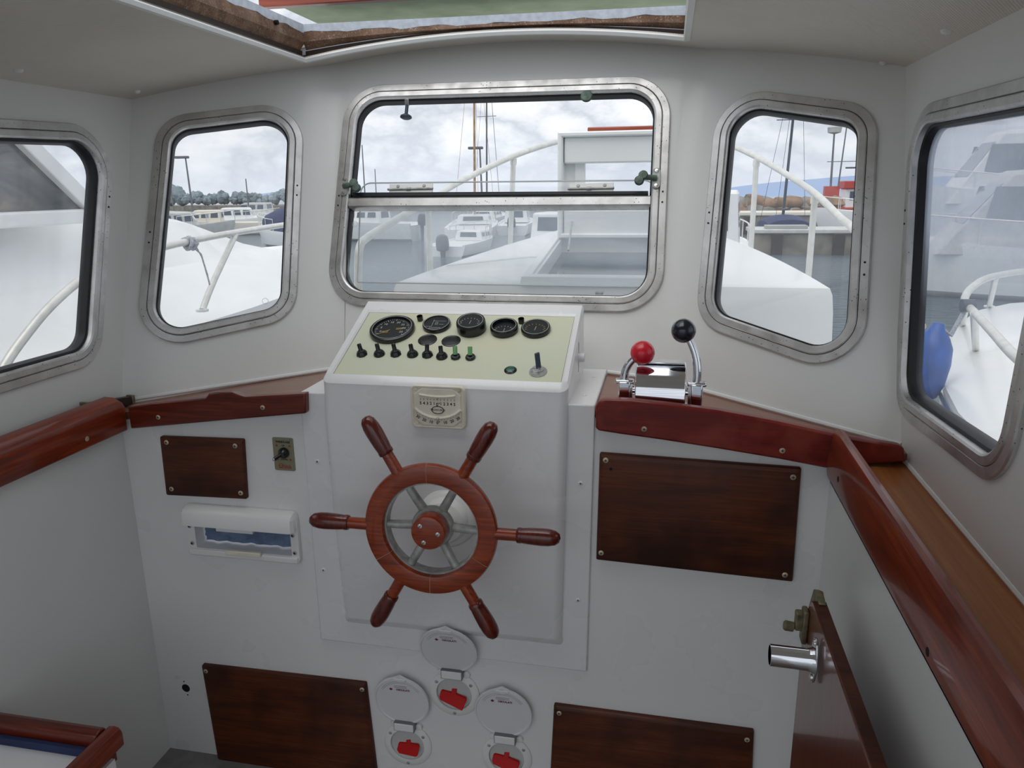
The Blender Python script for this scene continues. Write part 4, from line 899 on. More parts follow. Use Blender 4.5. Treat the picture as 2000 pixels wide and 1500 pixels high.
for s_, ball, mt, top in ((-1, (1255, 689), 'redball', 0), (1, (1335, 646), 'navy', 1)):
    xb = tb.x+s_*.078
    y_ = tb.y-.012; lv_ = mesh('lever_hub', B().box((xb-.013, y_-.014, tb.z+(.006 if s_ > 0 else .016)), (xb+.013, y_+.014, tb.z+.066)), M['chrome'], K, bevel=.004)
    mesh('hub_cap', B().box((xb-.021, y_-.012, tb.z+.060), (xb+.021, y_+.012, tb.z+.070)), M['chrome'], K, bevel=.004)
    mesh('axle', B().cyl(V(xb, y_, tb.z+.045), V(tb.x+s_*(hw-.002), y_, tb.z+.045), .010, 16), M['chrome'], K)
    yb_ = y_+(.012 if top else -.004); bc = P(*ball, 1, yb_)
    p0 = V(xb, y_, tb.z+.066); pm1 = p0+V(.004*s_, .002, .030+.02*top); pm2 = p0.lerp(bc, .72)+V(.012*s_, 0, .004)
    pth = [p0*(1-t)**3+pm1*3*t*(1-t)**2+pm2*3*t*t*(1-t)+bc*t**3 for t in [i/12 for i in range(13)]]
    lvr = mesh('lever', B().tube(pth, [.0098-.0025*i/12 for i in range(13)], 14), M['chrome'], K)
    mesh('ball_knob', B().sph(bc, .0265, 30), M[mt], lvr)
for s_ in (-1, 1):
    q = tb+V(s_*.064, -.020, .004); mesh('bolt', B().cyl(q, q+V(0, 0, .010), .006, 8), M['steel'], K)
mesh('side_bracket', B().box((tb.x-.066, tb.y-.025, tb.z+.004), (tb.x-.060, tb.y+.03, tb.z+.055)), M['steel'], K, bevel=.001); mesh('side_bracket', B().box((tb.x+.060, tb.y-.025, tb.z+.004), (tb.x+.066, tb.y+.03, tb.z+.055)), M['steel'], K, bevel=.001)

# ---------------------------------------------------------------- low wooden door leaf against the side wall
DX = .275; A = P(1588, 1174, 0, DX); zt_ = A.z
K = empty('door_leaf', (DX, 1.2, 0), 'narrow varnished wooden door leaf standing open beside the largest panel', 'door')
mesh('leaf', B().prism([V(DX, .35, .04), V(DX, 1.325, .04), V(DX, 1.333, zt_-.062), V(DX, A.y+.012, zt_-.006), V(DX, A.y, zt_), V(DX, .35, zt_)], V(.022, 0, 0)), M['doorwood'], K, bevel=.003)
mesh('top_edge', B().box((DX+.001, .35, zt_), (DX+.021, A.y-.004, zt_+.003)), M['panel'], K, bevel=.001)
a = P(1584, 1165, 0, DX+.004)
mesh('corner_clip', B().prism([V(DX+.006, 1.325, zt_-.075), V(DX+.006, 1.345, zt_-.07), V(DX+.006, A.y+.035, zt_+.004), V(DX+.006, A.y+.012, zt_+.014), V(DX+.006, A.y-.02, zt_+.006)], V(.012, 0, 0)), M['oldbrass'], K, bevel=.002)
q = P(1575, 1215, 0, DX-.002); lt = mesh('latch', B().box((DX-.010, q.y-.012, q.z-.040), (DX, q.y+.014, q.z+.026)), M['oldbrass'], K, bevel=.003)
mesh('latch_bolt', B().box((DX-.022, q.y-.008, q.z-.016), (DX-.008, q.y+.010, q.z+.020)), M['oldbrass'], lt, bevel=.003)
mesh('latch_knob', B().lathe(V(DX-.010, q.y, q.z-.014), (-1, 0, .12), [(.004, 0), (.004, .012), (.009, .014), (.0095, .028), (.007, .031), (0, .031)], 16), M['oldbrass'], lt)
q = P(1594, 1290, 0, DX-.003)
hd_ = empty('rod_holder', q, 'short polished steel tube with an oval flange bolted on the wooden door leaf', 'tube holder')
fl2 = [q+V(-.001, .020*math.cos(t), .020*math.sin(t)*1.0+.022*(1 if math.sin(t) > 0 else -1)*abs(math.sin(t))**1.5) for t in [i*6.28318/28 for i in range(28)]]
mesh('flange', B().prism(fl2, V(-.004, 0, 0)), M['chrome'], hd_, bevel=.001)
mesh('tube', B().lathe(q-V(.003, 0, 0), (-1, 0, .02), [(.024, 0), (.020, .006), (.0185, .012), (.0185, .072), (.0165, .072), (.0165, .02), (0, .02)], 32), M['chrome'], hd_)
for s_ in (-1, 1): mesh('bolt', B().lathe(q+V(-.005, 0, s_*.033), (-1, 0, 0), [(.006, 0), (.0055, .002), (0, .004)], 14), M['steel'], hd_)

# ---------------------------------------------------------------- white-topped locker with a varnished rim
ZT_ = .52; a = P(238, 1418, 2, ZT_); XR, YF_ = a.x, a.y
K = empty('locker', (XR-.2, YF_-.3, 0), 'white-topped locker with a varnished wooden rim in the corner under the timber rail', 'locker')
def rimbar(p0, p1, side):                    # rounded bar
    d_ = (p1-p0).normalized(); w_ = V(0, 0, 1); s_ = Vector(side)
    pr = [(0, 0), (0, .030), (.006, .040), (.016, .043), (.030, .040), (.034, .034), (.034, -.030), (.030, -.038), (.022, -.040), (.022, 0)]
    return [[q+s_*(.034-a_)+w_*(b_-.043) for a_, b_ in pr] for q in (p0, p1)]
mesh('rim', B().loft(rimbar(V(XR-.034, YF_, ZT_), V(XR-.034, .35, ZT_), (1, 0, 0))), M['mah_y'], K, angle=28, bevel=.003)
mesh('rim', B().loft(rimbar(V(-1.34, YF_-.034, ZT_), V(XR-.0345, YF_-.034, ZT_), (0, 1, 0))), M['mah_x'], K, angle=28, bevel=.003)
mesh('top', B().box((-1.34, .35, ZT_-.065), (XR-.035, YF_-.036, ZT_-.045)), M['boat'], K)
mesh('blue_edge', B().box((-1.34, YF_-.046, ZT_-.045), (XR-.036, YF_-.035, ZT_-.028)), M['bluecanvas'], K, bevel=.001)
mesh('body', B().box((-1.34, .36, .0), (XR-.014, YF_-.016, ZT_-.066)), M['gel'], K)
# ---------------------------------------------------------------- outside: water, own foredeck
SEA = -.75
def SD(d): return SEA-.0149*d            # the boat floats a little bow-up, so the sea falls away forward
mesh('water', B().add([(-2500, -2500, SD(-2500)), (2500, -2500, SD(-2500)), (2500, 4500, SD(4500)), (-2500, 4500, SD(4500))], [(0, 1, 2, 3)]), M['water'], smooth=False, kind='structure', label='rippled grey-blue harbour water', cat='water')
CX = -.22
def zr(y): return 1.16+.12*(y-3.05)
KO, KN = V(0, 3.05, 1.16), V(0, -.12, 1).normalized()
def K_(x, y): return PP(x, y, KO, KN)
tA, tB, tC, tD = K_(770, 549), K_(1092, 447), K_(1420, 462), K_(1628, 562)
yb = min(tA.y, tD.y); tA.y = tD.y = (tA.y+tD.y)/2; tA.z = tD.z = zr(tA.y)
def bz(a, c, d, n): return [a*(1-t)**2+c*2*t*(1-t)+d*t*t for t in [i/n for i in range(n+1)]]
lefts = bz(tA, tA.lerp(tB, .55)+V(-.06, .02, 0), tB, 10); rights = bz(tD, tD.lerp(tC, .55)+V(.06, .02, 0), tC, 10)
outline = lefts+[V(CX-.2, max(tB.y, tC.y)+.22, 0), V(CX+.2, max(tB.y, tC.y)+.22, 0)]+rights[::-1]
for q in outline: q.z = zr(q.y)
ctr = V(CX, 3.7, 0)
def inset(k, dz): return [V(q.x+(ctr.x-q.x)*k, q.y+(ctr.y-q.y)*k*.8, zr(q.y+(ctr.y-q.y)*k*.8)+dz) for q in outline]
b = B()
b.loft([[V(ctr.x+(q.x-ctr.x)*1.05, q.y, .40) for q in outline], [V(ctr.x+(q.x-ctr.x)*1.01, q.y, q.z-.10) for q in outline], inset(0, -.03), inset(.012, -.006), inset(.035, 0.0)], caps=False)
nrim = 5
hx0, hx1, hy0, hy1 = -.535, .095, 3.10, 3.93
rim = inset(.035, 0)
pl_k = PL((CX, 3.05, 1.16), (1, 0, 0), (0, 1, .12))
def kuv(q): d = q-pl_k.o; return (d.dot(pl_k.u), d.dot(pl_k.v))
hq = [kuv(V(x, y, zr(y))) for x, y in ((hx0, hy0), (hx1, hy0), (hx1, hy1), (hx0, hy1))]
o2 = [kuv(q) for q in rim]
tri = tessellate_polygon([[Vector((*q, 0)) for q in o2], [Vector((*q, 0)) for q in hq]]); al = o2+hq
b.add([pl_k.at(q) for q in al], [tuple(t) for t in tri])
# raised centre moulding that climbs to the hatch
fd = mesh('foredeck', b, M['boat'], kind='structure', label='white raised foredeck of this boat seen through the windscreen', cat='deck', angle=30, loc=(CX, 3.7, 1))
w_ = .055; pts = [(hx0, hy0), (hx1, hy0), (hx1, hy1), (hx0, hy1)]
def hring(d, dz): return [V(x, y, zr(y)+dz) for x, y in ((hx0-d, hy0-d), (hx1+d, hy0-d), (hx1+d, hy1+d), (hx0-d, hy1+d))]
mesh('hatch_rim', B().loft([hring(.055, -.005), hring(.050, .030), hring(.012, .034), hring(.008, .02), hring(.0, .02), hring(.0, -.05)], caps=False), M['boat'], fd, smooth=False, bevel=.006)
mesh('hatch_well', B().loft([hring(0, -.05), hring(-.02, -.35)], caps=True), M['boatglass'], fd, smooth=False)
mesh('deck_moulding', B().prism([V(-1.0, 3.35, zr(3.35)-.01), V(-.64, 3.55, zr(3.55)-.01), V(-.60, 3.55, zr(3.55)-.01), V(-.56, 4.15, zr(4.15)-.01), V(-.63, 4.2, zr(4.2)-.01)], V(0, -.003, .018)), M['boat'], fd, smooth=False, bevel=.01)
q = K_(1171, 574); mesh('hinge_plate', B().box((q.x-.015, q.y-.02, q.z), (q.x+.015, q.y+.02, q.z+.008)), M['galv'], fd)
# hull with side decks
b = B(); rows = []
for y, hb, zs_ in ((1.6, 1.35, .52), (2.6, 1.38, .55), (3.6, 1.30, .62), (4.4, 1.08, .70), (5.1, .74, .80), (5.7, .32, .90), (5.95, .05, .95)):
    rows.append([V(CX-hb*.55, y-.2, SEA-.2), V(CX-hb*.9, y, SEA+.3), V(CX-hb, y, zs_), V(CX-hb+.06, y, zs_+.02), V(CX-max(hb-.12, .01), y, zs_), V(CX+max(hb-.12, .01), y, zs_), V(CX+hb-.06, y, zs_+.02), V(CX+hb, y, zs_), V(CX+hb*.9, y, SEA+.3), V(CX+hb*.55, y-.2, SEA-.2)])
b.loft(rows, closed=False)
mesh('hull', b, M['boat'], kind='structure', label='white bow and side decks of this boat below the rail', cat='hull')
# open hatch lid standing on its hinge
HY = 3.95; L0, L1, LZ0, LZ1 = -.555, .115, zr(3.95)+.02, P(1190, 257, 1, HY).z
H = empty('foredeck_hatch', (CX, HY, LZ0), 'open white hatch lid standing upright on the foredeck', 'hatch lid')
def fr_(d, y): return [V(L0+d, y, LZ0+d), V(L1-d, y, LZ0+d), V(L1-d, y, LZ1-d), V(L0+d, y, LZ1-d)]
zi0, zi1 = P(1150, 424, 1, HY).z, P(1150, 316, 1, HY).z
xi0, xi1 = P(1143, 330, 1, HY).x, -.03+.09
b = B(); b.loft([fr_(0, HY+.02), fr_(0, HY-.065), fr_(.006, HY-.07), fr_(.018, HY-.07), fr_(.024, HY-.06), fr_(.030, HY-.0)], caps=False)
pl_h = PL((0, HY, 0), (1, 0, 0), (0, 0, 1))
slab(b, pl_h, [(L0+.001, LZ0+.001), (L1-.001, LZ0+.001), (L1-.001, LZ1-.001), (L0+.001, LZ1-.001)], [[(xi0, zi0), (xi1, zi0), (xi1, zi1), (xi0, zi1)]], .02)
mesh('lid_tray', b, M['boat'], H, smooth=False)
b = B(); slab(b, pl_h, [(xi0-.05, zi0-.06), (xi1+.05, zi0-.06), (xi1+.05, zi1+.045), (xi0-.05, zi1+.045)], [[(xi0, zi0), (xi1, zi0), (xi1, zi1), (xi0, zi1)]], .02, .014)
mesh('window_surround', b, M['boat'], H, smooth=False, bevel=.003)
mesh('top_band', B().box((L0+.03, HY-.045, LZ1-.15), (L1-.03, HY+.001, LZ1-.025)), M['boat'], H, bevel=.008)
mesh('skylight_pane', B().box((xi0+.002, HY+.002, zi0+.002), (xi1-.002, HY+.010, zi1-.002)), M['acryl'], H, smooth=False)
mesh('bottom_block', B().box((L0+.03, HY-.05, LZ0+.005), (L1-.03, HY, LZ0+.14)), M['boat'], H, bevel=.008)
q0, q1 = P(1148, 256, 1, HY), P(1262, 251, 1, HY); mesh('wooden_grip', B().box((q0.x, HY-.02, LZ1), (q1.x+.12, HY+.02, LZ1+.022)), M['lidwood'], H, bevel=.006)
for i in range(5): x = xi0+(xi1-xi0)*i/4.0; mesh('screw', B().lathe((x, HY-.015, zi1+.022), (0, -1, 0), [(.006, 0), (.005, .002), (0, .003)], 10), M['galv'], H)
a, q = P(1117, 432, 1, HY-.04), K_(1110, 502); mesh('stay', B().cyl(a, q+V(0, 0, .03), .005, 8), M['galv'], H)
# bow rail
R_ = empty('bow_rail', (CX, 4.5, .9), 'white tubular bow rail curving around the foredeck of this boat', 'rail')
rp = [((700, 585), 2.86), ((700, 520), 2.86), ((703, 482), 2.88), ((716, 465), 2.95), ((760, 437), 3.2), ((836, 393), 3.6), ((900, 354), 4.0), ((1003, 305), 4.55), ((1095, 275), 5.0), ((1190, 256), 5.35), ((1290, 254), 5.5), ((1370, 265), 5.35), ((1430, 285), 5.05), ((1480, 308), 4.75), ((1540, 343), 4.35), ((1592, 378), 4.0), ((1640, 424), 3.65), ((1668, 448), 3.5), ((1730, 520), 3.2), ((1800, 640), 2.9)]
pts = [P(*a, 1, y) for a, y in rp]
sm = []
for i in range(len(pts)-1):                 # Catmull-Rom
    p0, p1, p2, p3 = pts[max(i-1, 0)], pts[i], pts[i+1], pts[min(i+2, len(pts)-1)]
    for k in range(6):
        t = k/6; sm.append(.5*((2*p1)+(p2-p0)*t+(2*p0-5*p1+4*p2-p3)*t*t+(3*p1-p0-3*p2+p3)*t**3))
sm.append(pts[-1])
mesh('top_tube', B().tube(sm, .0165, 12), M['rail'], R_)
for (x, y_), Y, dx in (((836, 395), 3.6, 0), ((1003, 306), 4.55, -.05), ((1478, 309), 4.75, .0), ((1592, 379), 4.0, .0)):
    a = P(x, y_, 1, Y); mesh('stanchion', B().cyl(a, V(a.x+dx, a.y-.02, .66), .0155, 12), M['rail'], R_)
    mesh('collar', B().cyl(a+V(0, 0, -.01), a+V(dx*.05, 0, -.045), .0195, 12), M['rail'], R_)

# ---------------------------------------------------------------- neighbouring boat on the left
N_ = empty('neighbour_boat', (-3.6, 3.5, SEA), 'big white motor boat moored alongside on the left, with grey and tan reflections painted on its side window', 'boat')
b = B(); rows = []
for y, k, zt in ((-3.0, 1, 1.46), (2.2, 1, 1.46), (3.3, .995, 1.46), (3.9, .98, 1.45), (4.6, .93, 1.36), (5.3, .84, 1.18), (6.0, .70, .99), (6.7, .5, .96), (7.3, .26, .96), (7.6, .06, .96)):
    def X(d): return -3.6+d*k
    zt2 = max(zt, .98); zc_ = 1.10 if y < 5.4 else 1.10-(y-5.4)*.06
    zc_ = min(zc_, zt2)
    half = [V(X(.75), y-.3, SEA-.2), V(X(1.15), y, SEA+.35), V(X(1.30), y, .72), V(X(1.34), y, .80), V(X(1.33), y, .90), V(X(1.22), y, .925), V(X(1.18), y, .90), V(X(.82), y, zc_), V(X(.76), y, zc_+.012), V(X(.52), y, zt2-.03), V(X(.40), y, zt2)]
    rows.append(half+[V(-7.2-q.x, q.y, q.z) for q in reversed(half)])
b.loft(rows, closed=False)
mesh('hull', b, M['boat'], N_, angle=28)
# windscreen base ledge, side window, raked pillar
lz = 1.45
xg = -2.86
mesh('window_ledge', B().obox(V(xg, 1.4, 1.43), V(.02, 0, 0), V(0, 2.48, 0), V(0, 0, .035)), M['boat'], N_, bevel=.012)
a, q = P(45, 275, 0, xg), P(168, 397, 0, xg); d_ = (q-a)
a2 = a-d_*.9; q2 = q+d_*.14
mesh('raked_pillar', B().obox((a2+q2)/2, (q2-a2)/2, V(.03, 0, 0), V(0, .024, .030)), M['boat'], N_, bevel=.006)
mesh('side_window', B().prism([V(xg-.01, -1.0, lz), V(xg-.01, q2.y, lz), V(xg-.01, a2.y, a2.z), V(xg-.01, -1.0, a2.z)], V(-.008, 0, 0)), M['cabglass'], N_, smooth=False)
mesh('windscreen', B().prism([V(xg-.02, q2.y+.02, lz), V(xg-1.4, q2.y+.25, lz), V(xg-1.4, a2.y+.25, a2.z), V(xg-.02, a2.y+.02, a2.z)], V(0, -.006, -.004)), M['panehazy'], N_, smooth=False)
mesh('cabin_roof', B().box((xg-1.6, -1.2, a2.z), (xg+.03, a2.y+.3, a2.z+.06)), M['boat'], N_, bevel=.02)
mesh('dashboard', B().box((xg-1.4, 1.2, 1.40), (xg-.04, 2.6, 1.50)), M['tan'], N_, bevel=.03)
mesh('seat', B().box((xg-1.0, .4, 1.3), (xg-.3, 1.1, 1.95)), M['bluecanvas'], N_, bevel=.06)
rr = [((-30, 800), -2.2), ((10, 713), -2.2), ((60, 643), -2.2), ((105, 592), -2.2), ((160, 546), -2.2), ((225, 513), -2.21), ((315, 484), -2.22), ((390, 467), -2.24), ((455, 455), -2.28), ((550, 440), -2.36), ((640, 428), -2.5)]
pts = [P(*a, 0, x) for a, x in rr]; sm = []
for i in range(len(pts)-1):
    p0, p1, p2, p3 = pts[max(i-1, 0)], pts[i], pts[i+1], pts[min(i+2, len(pts)-1)]
    for k in range(5):
        t = k/5; sm.append(.5*((2*p1)+(p2-p0)*t+(2*p0-5*p1+4*p2-p3)*t*t+(3*p1-p0-3*p2+p3)*t**3))
sm.append(pts[-1])
rl0 = mesh('deck_rail', B().tube(sm, .0165, 12), M['rail'], N_)
pa, pb, pc = P(460, 458, 0, -2.28), P(412, 560, 0, -2.24), P(395, 606, 0, -2.22)
mesh('post', B().tube([pa, pa.lerp(pb, .55), pa.lerp(pb, .85), pb.lerp(pc, .35), pc], .0155, 12), M['rail'], rl0)
mesh('post_foot', B().cyl(pc+V(0, 0, .006), pc-V(0, 0, .006), .030, 16), M['boat'], rl0)
kn = P(372, 470, 0, -2.225)
Rp = empty('rope', kn, 'grey-white rope tied in a knot around the white rail of the neighbouring boat', 'rope')
tt = (P(400, 465, 0, -2.235)-P(345, 477, 0, -2.225)).normalized(); e1, e2 = perp(tt)
hp = [kn+tt*(.018*math.sin(i*.37)-.008)+(e1*math.cos(i*.55)+e2*math.sin(i*.55))*(.024+.006*math.sin(i*.9))+V(0, 0, -.012) for i in range(52)]
mesh('knot', B().tube(hp, .0085, 8), M['rope'], Rp)
q = P(405, 537, 0, -2.2); mesh('tail', B().tube([kn+V(.01, 0, -.03), kn.lerp(q, .4)+V(.0, .03, 0), q, q+V(0, .01, -.05)], .004, 7), M['rope'], Rp)
mesh('strand', B().tube([kn+V(.0, .0, .0)+tt*.02, kn.lerp(q, .5)+tt*.025, q+V(0, .01, -.05)], .003, 7), M['rope'], Rp)

# ---------------------------------------------------------------- neighbouring boat on the right
DZ_ = .52
def dk(x, y, z=DZ_): return P(x, y, 2, z)
N2 = empty('moored_boat', dk(1950, 720), 'white boat bow moored close on the right with a chrome rub rail', 'boat')
edge = [dk(1888, 622), dk(1866, 640), dk(1848, 672), dk(1840, 712), dk(1846, 756), dk(1872, 806), dk(1910, 846), dk(1952, 884), dk(2040, 960)]
far = [dk(1905, 608), dk(1960, 596), dk(2060, 588), dk(2200, 590)]
allp = edge[::-1]+far; far_end = V(allp[-1].x+1.5, allp[-1].y-2.0, DZ_); allp.append(far_end); allp.append(V(allp[0].x+2.5, allp[0].y-.5, DZ_))
cc = sum(allp, V(0, 0, 0))/len(allp)
def sc_(k, z): return [V(cc.x+(q.x-cc.x)*k, cc.y+(q.y-cc.y)*k, z) for q in allp]
mesh('hull', B().loft([sc_(.80, SEA-.2), sc_(.93, SEA+.5), sc_(1.0, DZ_-.06), sc_(1.0, DZ_), sc_(.97, DZ_+.015), sc_(.9, DZ_+.045), sc_(.5, DZ_+.12)]), M['boat'], N2, angle=30)
ee = [q+(q-cc).normalized()*.012+V(0, 0, -.05) for q in edge]
mesh('rub_rail', B().tube(ee, .017, 10), M['tubesteel'], N2)
rl = [((2080, 770), .95), ((1984, 697), .93), ((1940, 650), .92), ((1900, 607), .92), ((1886, 592), .93), ((1886, 578), .95), ((1900, 560), .97), ((1932, 542), .99), ((2000, 530), 1.0), ((2080, 528), 1.0)]
pts = [P(*a, 2, z) for a, z in rl]
sm = []
for i in range(len(pts)-1):
    p0, p1, p2, p3 = pts[max(i-1, 0)], pts[i], pts[i+1], pts[min(i+2, len(pts)-1)]
    for k in range(6):
        t = k/6; sm.append(.5*((2*p1)+(p2-p0)*t+(2*p0-5*p1+4*p2-p3)*t*t+(3*p1-p0-3*p2+p3)*t**3))
sm.append(pts[-1]); R2 = mesh('pulpit_rail', B().tube(sm, .02, 12), M['rail'], N2)
for (x, y), z, (fx, fy) in (((1903, 612), .92, (1906, 690)), ((1886, 594), .93, (1880, 634)), ((1945, 540), .99, (1932, 600))):
    a, f = P(x, y, 2, z), dk(fx, fy, DZ_+.03); mesh('post', B().cyl(a, f, .019, 12), M['rail'], R2); mesh('post_foot', B().cyl(f, f+V(0, 0, .012), .04, 16), M['rail'], R2)
a = P(1890, 597, 2, .93)
mesh('rail_clamp', B().cyl(a-V(.03, .0, .0), a+V(.03, 0, 0), .034, 12), M['outboard'], R2)
fc = P(1812, 712, 1, edge[3].y-.48)
F_ = empty('fender', fc, 'blue boat fender hanging on a rope from the pulpit rail', 'fender')
ax_ = V(.12, 0, 1).normalized()
mesh('fender_body', B().lathe(fc, ax_, [(.0, -.20), (.05, -.19), (.08, -.16), (.10, -.09), (.105, .02), (.095, .10), (.07, .15), (.04, .185), (.028, .22), (0, .225)], 28), M['bluefender'], F_, angle=80)
mesh('fender_rope', B().tube([fc+ax_*.21, fc.lerp(a, .6)+V(0, 0, -.03), a], .012, 8), M['rope'], F_)

# ---------------------------------------------------------------- harbour behind: moored boats, masts, lamps, quay, rocks, trees, hills
def spot(px_, d): q = P(px_, 400, 1, d); return V(q.x, d, SD(d))
def boat(name, px_, d, head, L, Bm, H_, label, hull='boat', cabin=None, canopy=None, outboard=0, mast=None, rail=False, obcol='outboard', group='boats moored across the harbour', stripe=None):
    o = spot(px_, d); a = rad(head); f, s_ = V(math.cos(a), math.sin(a), 0), V(-math.sin(a), math.cos(a), 0)
    def T_(x, y, z): return o+f*x+s_*y+V(0, 0, z)
    E_ = empty(name, o, label, 'boat', group)
    rows = []
    for i in range(9):
        t = i/8; hb = Bm/2*(.92+.08*min(1, t*4))*(1-max(0, (t-.5)/.5)**2.2*.98); z = H_*(.82+.35*t*t); x = (t-.5)*L
        hf = [T_(x-(.12*L*t*t if t > .6 else 0), hb*.5, -.15), T_(x-(.05*L*t*t if t > .6 else 0), hb*.86, H_*.12), T_(x, hb, z*.8), T_(x, hb, z), T_(x, hb*.9, z), T_(x, hb*.86, z-.10*H_)]
        rows.append(hf+[T_((q-o).dot(f), -(q-o).dot(s_), (q-o).z) for q in reversed(hf)])
    b = B(); b.loft(rows, closed=True); mesh('hull', b, M[hull], E_, angle=30)
    if stripe: 
        b = B(); 
        for sg in (1, -1): b.loft([[T_((i/8-.5)*L, sg*(Bm/2*(.92+.08*min(1, i/2))*(1-max(0, (i/8-.5)/.5)**2.2*.98)+.012), H_*(.82+.35*(i/8)**2)*k) for i in range(8)] for k in (.66, .78)], closed=False)
        mesh('stripe', b, M[stripe], E_)
    if cabin:
        cl, ch_, x0, mt = cabin; hb = Bm*.36; zb = H_*.82
        def ring(dx0, dx1, w, z): return [T_(x0-cl/2+dx0, w, z), T_(x0+cl/2-dx1, w, z), T_(x0+cl/2-dx1, -w, z), T_(x0-cl/2+dx0, -w, z)]
        cb = mesh('cabin', B().loft([ring(0, 0, hb, zb), ring(.02*cl, .22*cl, hb*.86, zb+ch_), ring(.05*cl, .25*cl, hb*.8, zb+ch_*1.06)]), M[mt], E_, smooth=False, bevel=.03)
        for sg in (1, -1):
            nwin = 3
            for k in range(nwin):
                u0, u1 = x0-cl/2+cl*(.08+.27*k), x0-cl/2+cl*(.08+.27*k+.21); wq_ = lambda z_: hb*(1-.14*(z_-zb)/ch_)+.012
                za, zb_ = zb+ch_*.45, zb+ch_*.86
                mesh('window', B().add([T_(u0+.02*cl, sg*wq_(za), za), T_(u1+.02*cl-.0, sg*wq_(za), za), T_(u1, sg*wq_(zb_), zb_), T_(u0+.02*cl, sg*wq_(zb_), zb_)], [(0, 1, 2, 3)]), M['boatglass'], cb, smooth=False)
        za, zb_ = zb+ch_*.40, zb+ch_*.9
        fx = lambda z_: x0+cl/2-.22*cl*(z_-zb)/ch_+.015
        mesh('windscreen', B().add([T_(fx(za), hb*.78, za), T_(fx(za), -hb*.78, za), T_(fx(zb_), -hb*.7, zb_), T_(fx(zb_), hb*.7, zb_)], [(0, 1, 2, 3)]), M['boatglass'], cb, smooth=False)
        bx_ = lambda z_: x0-cl/2+.02*cl*(z_-zb)/ch_-.012
        mesh('rear_window', B().add([T_(bx_(za), hb*.6, za), T_(bx_(za), -hb*.6, za), T_(bx_(zb_), -hb*.55, zb_), T_(bx_(zb_), hb*.55, zb_)], [(0, 1, 2, 3)]), M['boatglass'], cb, smooth=False)
    if canopy:
        cl, ch_, x0, mt = canopy; n = 8; rows = []
        for i in range(5):
            x = x0-cl/2+cl*i/4; rows.append([T_(x, Bm*.42*math.cos(math.pi*j/n), H_*.85+ch_*(.75+.25*math.sin(math.pi*i/4))*math.sin(math.pi*j/n)**.55) for j in range(n+1)])
        mesh('canopy', B().loft(rows, closed=False), M[mt], E_)
        for x in (x0-cl/2, x0+cl/2): mesh('canopy_end', B().add([T_(x, Bm*.42*math.cos(math.pi*j/n), H_*.85+ch_*.75*math.sin(math.pi*j/n)**.55) for j in range(n+1)], [tuple(range(n+1))]), M[mt], E_)
    for k in range(outboard):
        y = (k-(outboard-1)/2)*.8; q = T_(-L/2-.30, y, H_*.95)
        eg_ = mesh('outboard_motor', B().lathe(q+V(0, 0, -.32), V(0, 0, 1)-f*.08, [(.10, 0), (.24, .06), (.27, .25), (.25, .50), (.20, .62), (.06, .68), (0, .68)], 14), M[obcol if k == 0 else 'boatcream'], E_)
        mesh('motor_leg', B().cyl(q+V(0, 0, -.3), q+V(0, 0, -1.25), .11, 10, .07), M['outboard'], eg_)
    if mast:
        mh, mx_, mm_ = mast; p0 = T_(mx_, 0, H_*.8); mt_ = mesh('mast', B().cyl(p0, p0+V(.25, 0, mh), .075, 10, .05), M[mm_], E_)
        for zf in (.55, .80):
            c_ = p0+V(.25*zf, 0, mh*zf); mesh('spreader', B().cyl(c_-s_*.75, c_+s_*.75, .025, 6), M[mm_], mt_)
        for sg in (1, -1): mesh('shroud', B().cyl(T_(mx_, sg*Bm*.45, H_*.8), p0+V(.24, 0, mh*.97), .010, 5), M[mm_], mt_)
        mesh('forestay', B().cyl(T_(L*.48, 0, H_), p0+V(.24, 0, mh*.97), .010, 5), M[mm_], mt_); mesh('boom', B().cyl(p0+V(0, 0, 1.0), p0-f*L*.33+V(0, 0, 1.1), .06, 8), M[mm_], mt_)
    if rail:
        pr_ = []
        for i in range(17):
            u = i/16*2-1; t = 1-abs(u)*.5; hb = Bm/2*(1-max(0, (t-.5)/.5)**2.2*.98)*.92; pr_.append(T_((t-.5)*L, math.copysign(hb, u) if abs(u) > .01 else 0, H_*(.82+.35*t*t)+.55))
        rl_ = mesh('rail', B().tube(pr_, .022, 6), M['rail'], E_)
        for i in range(0, 17, 2): mesh('rail_post', B().cyl(pr_[i], pr_[i]-V(0, 0, .55), .016, 6), M['rail'], rl_)
    return E_
boat('sailing_boat', 925, 44, 100, 8.5, 2.8, 1.0, 'white sailing yacht with the tallest brownish mast, behind the middle window', cabin=(2.6, .5, .6, 'boat'), mast=(12.5, .6, 'tan'), rail=True)
boat('sailing_boat', 948, 58, 85, 8.0, 2.6, 1.0, 'white sailing yacht with a grey mast behind the brownish mast', cabin=(2.4, .5, .5, 'boat'), mast=(13.5, .3, 'mast'))
boat('motor_boat', 912, 32, 82, 4.6, 1.8, .62, 'small white boat with one dark outboard, stern towards the middle window', outboard=1, cabin=(1.3, .4, .7, 'boat'), rail=True)
boat('motor_boat', 704, 41.5, 176, 6.8, 2.3, 1.2, 'white hull lying broadside at the left end of the middle window', cabin=(2.4, .7, -.3, 'boat'), rail=True, outboard=1)
boat('motor_boat', 1085, 29, 78, 5.6, 2.0, .85, 'white cabin boat beside the open foredeck hatch lid', cabin=(2.0, 1.0, .2, 'boat'), outboard=0, rail=True)
boat('motor_boat', 1010, 50, 95, 6.2, 2.2, .9, 'far white boat between the yacht masts and the hatch lid', cabin=(2.0, .8, .2, 'boat'), outboard=1)
boat('motor_boat', 566, 36, 150, 6.0, 2.3, .9, 'white boat under a navy canvas canopy, right end of the left front window', canopy=(3.2, 1.25, -.4, 'bluecanvas'), rail=True, outboard=1)
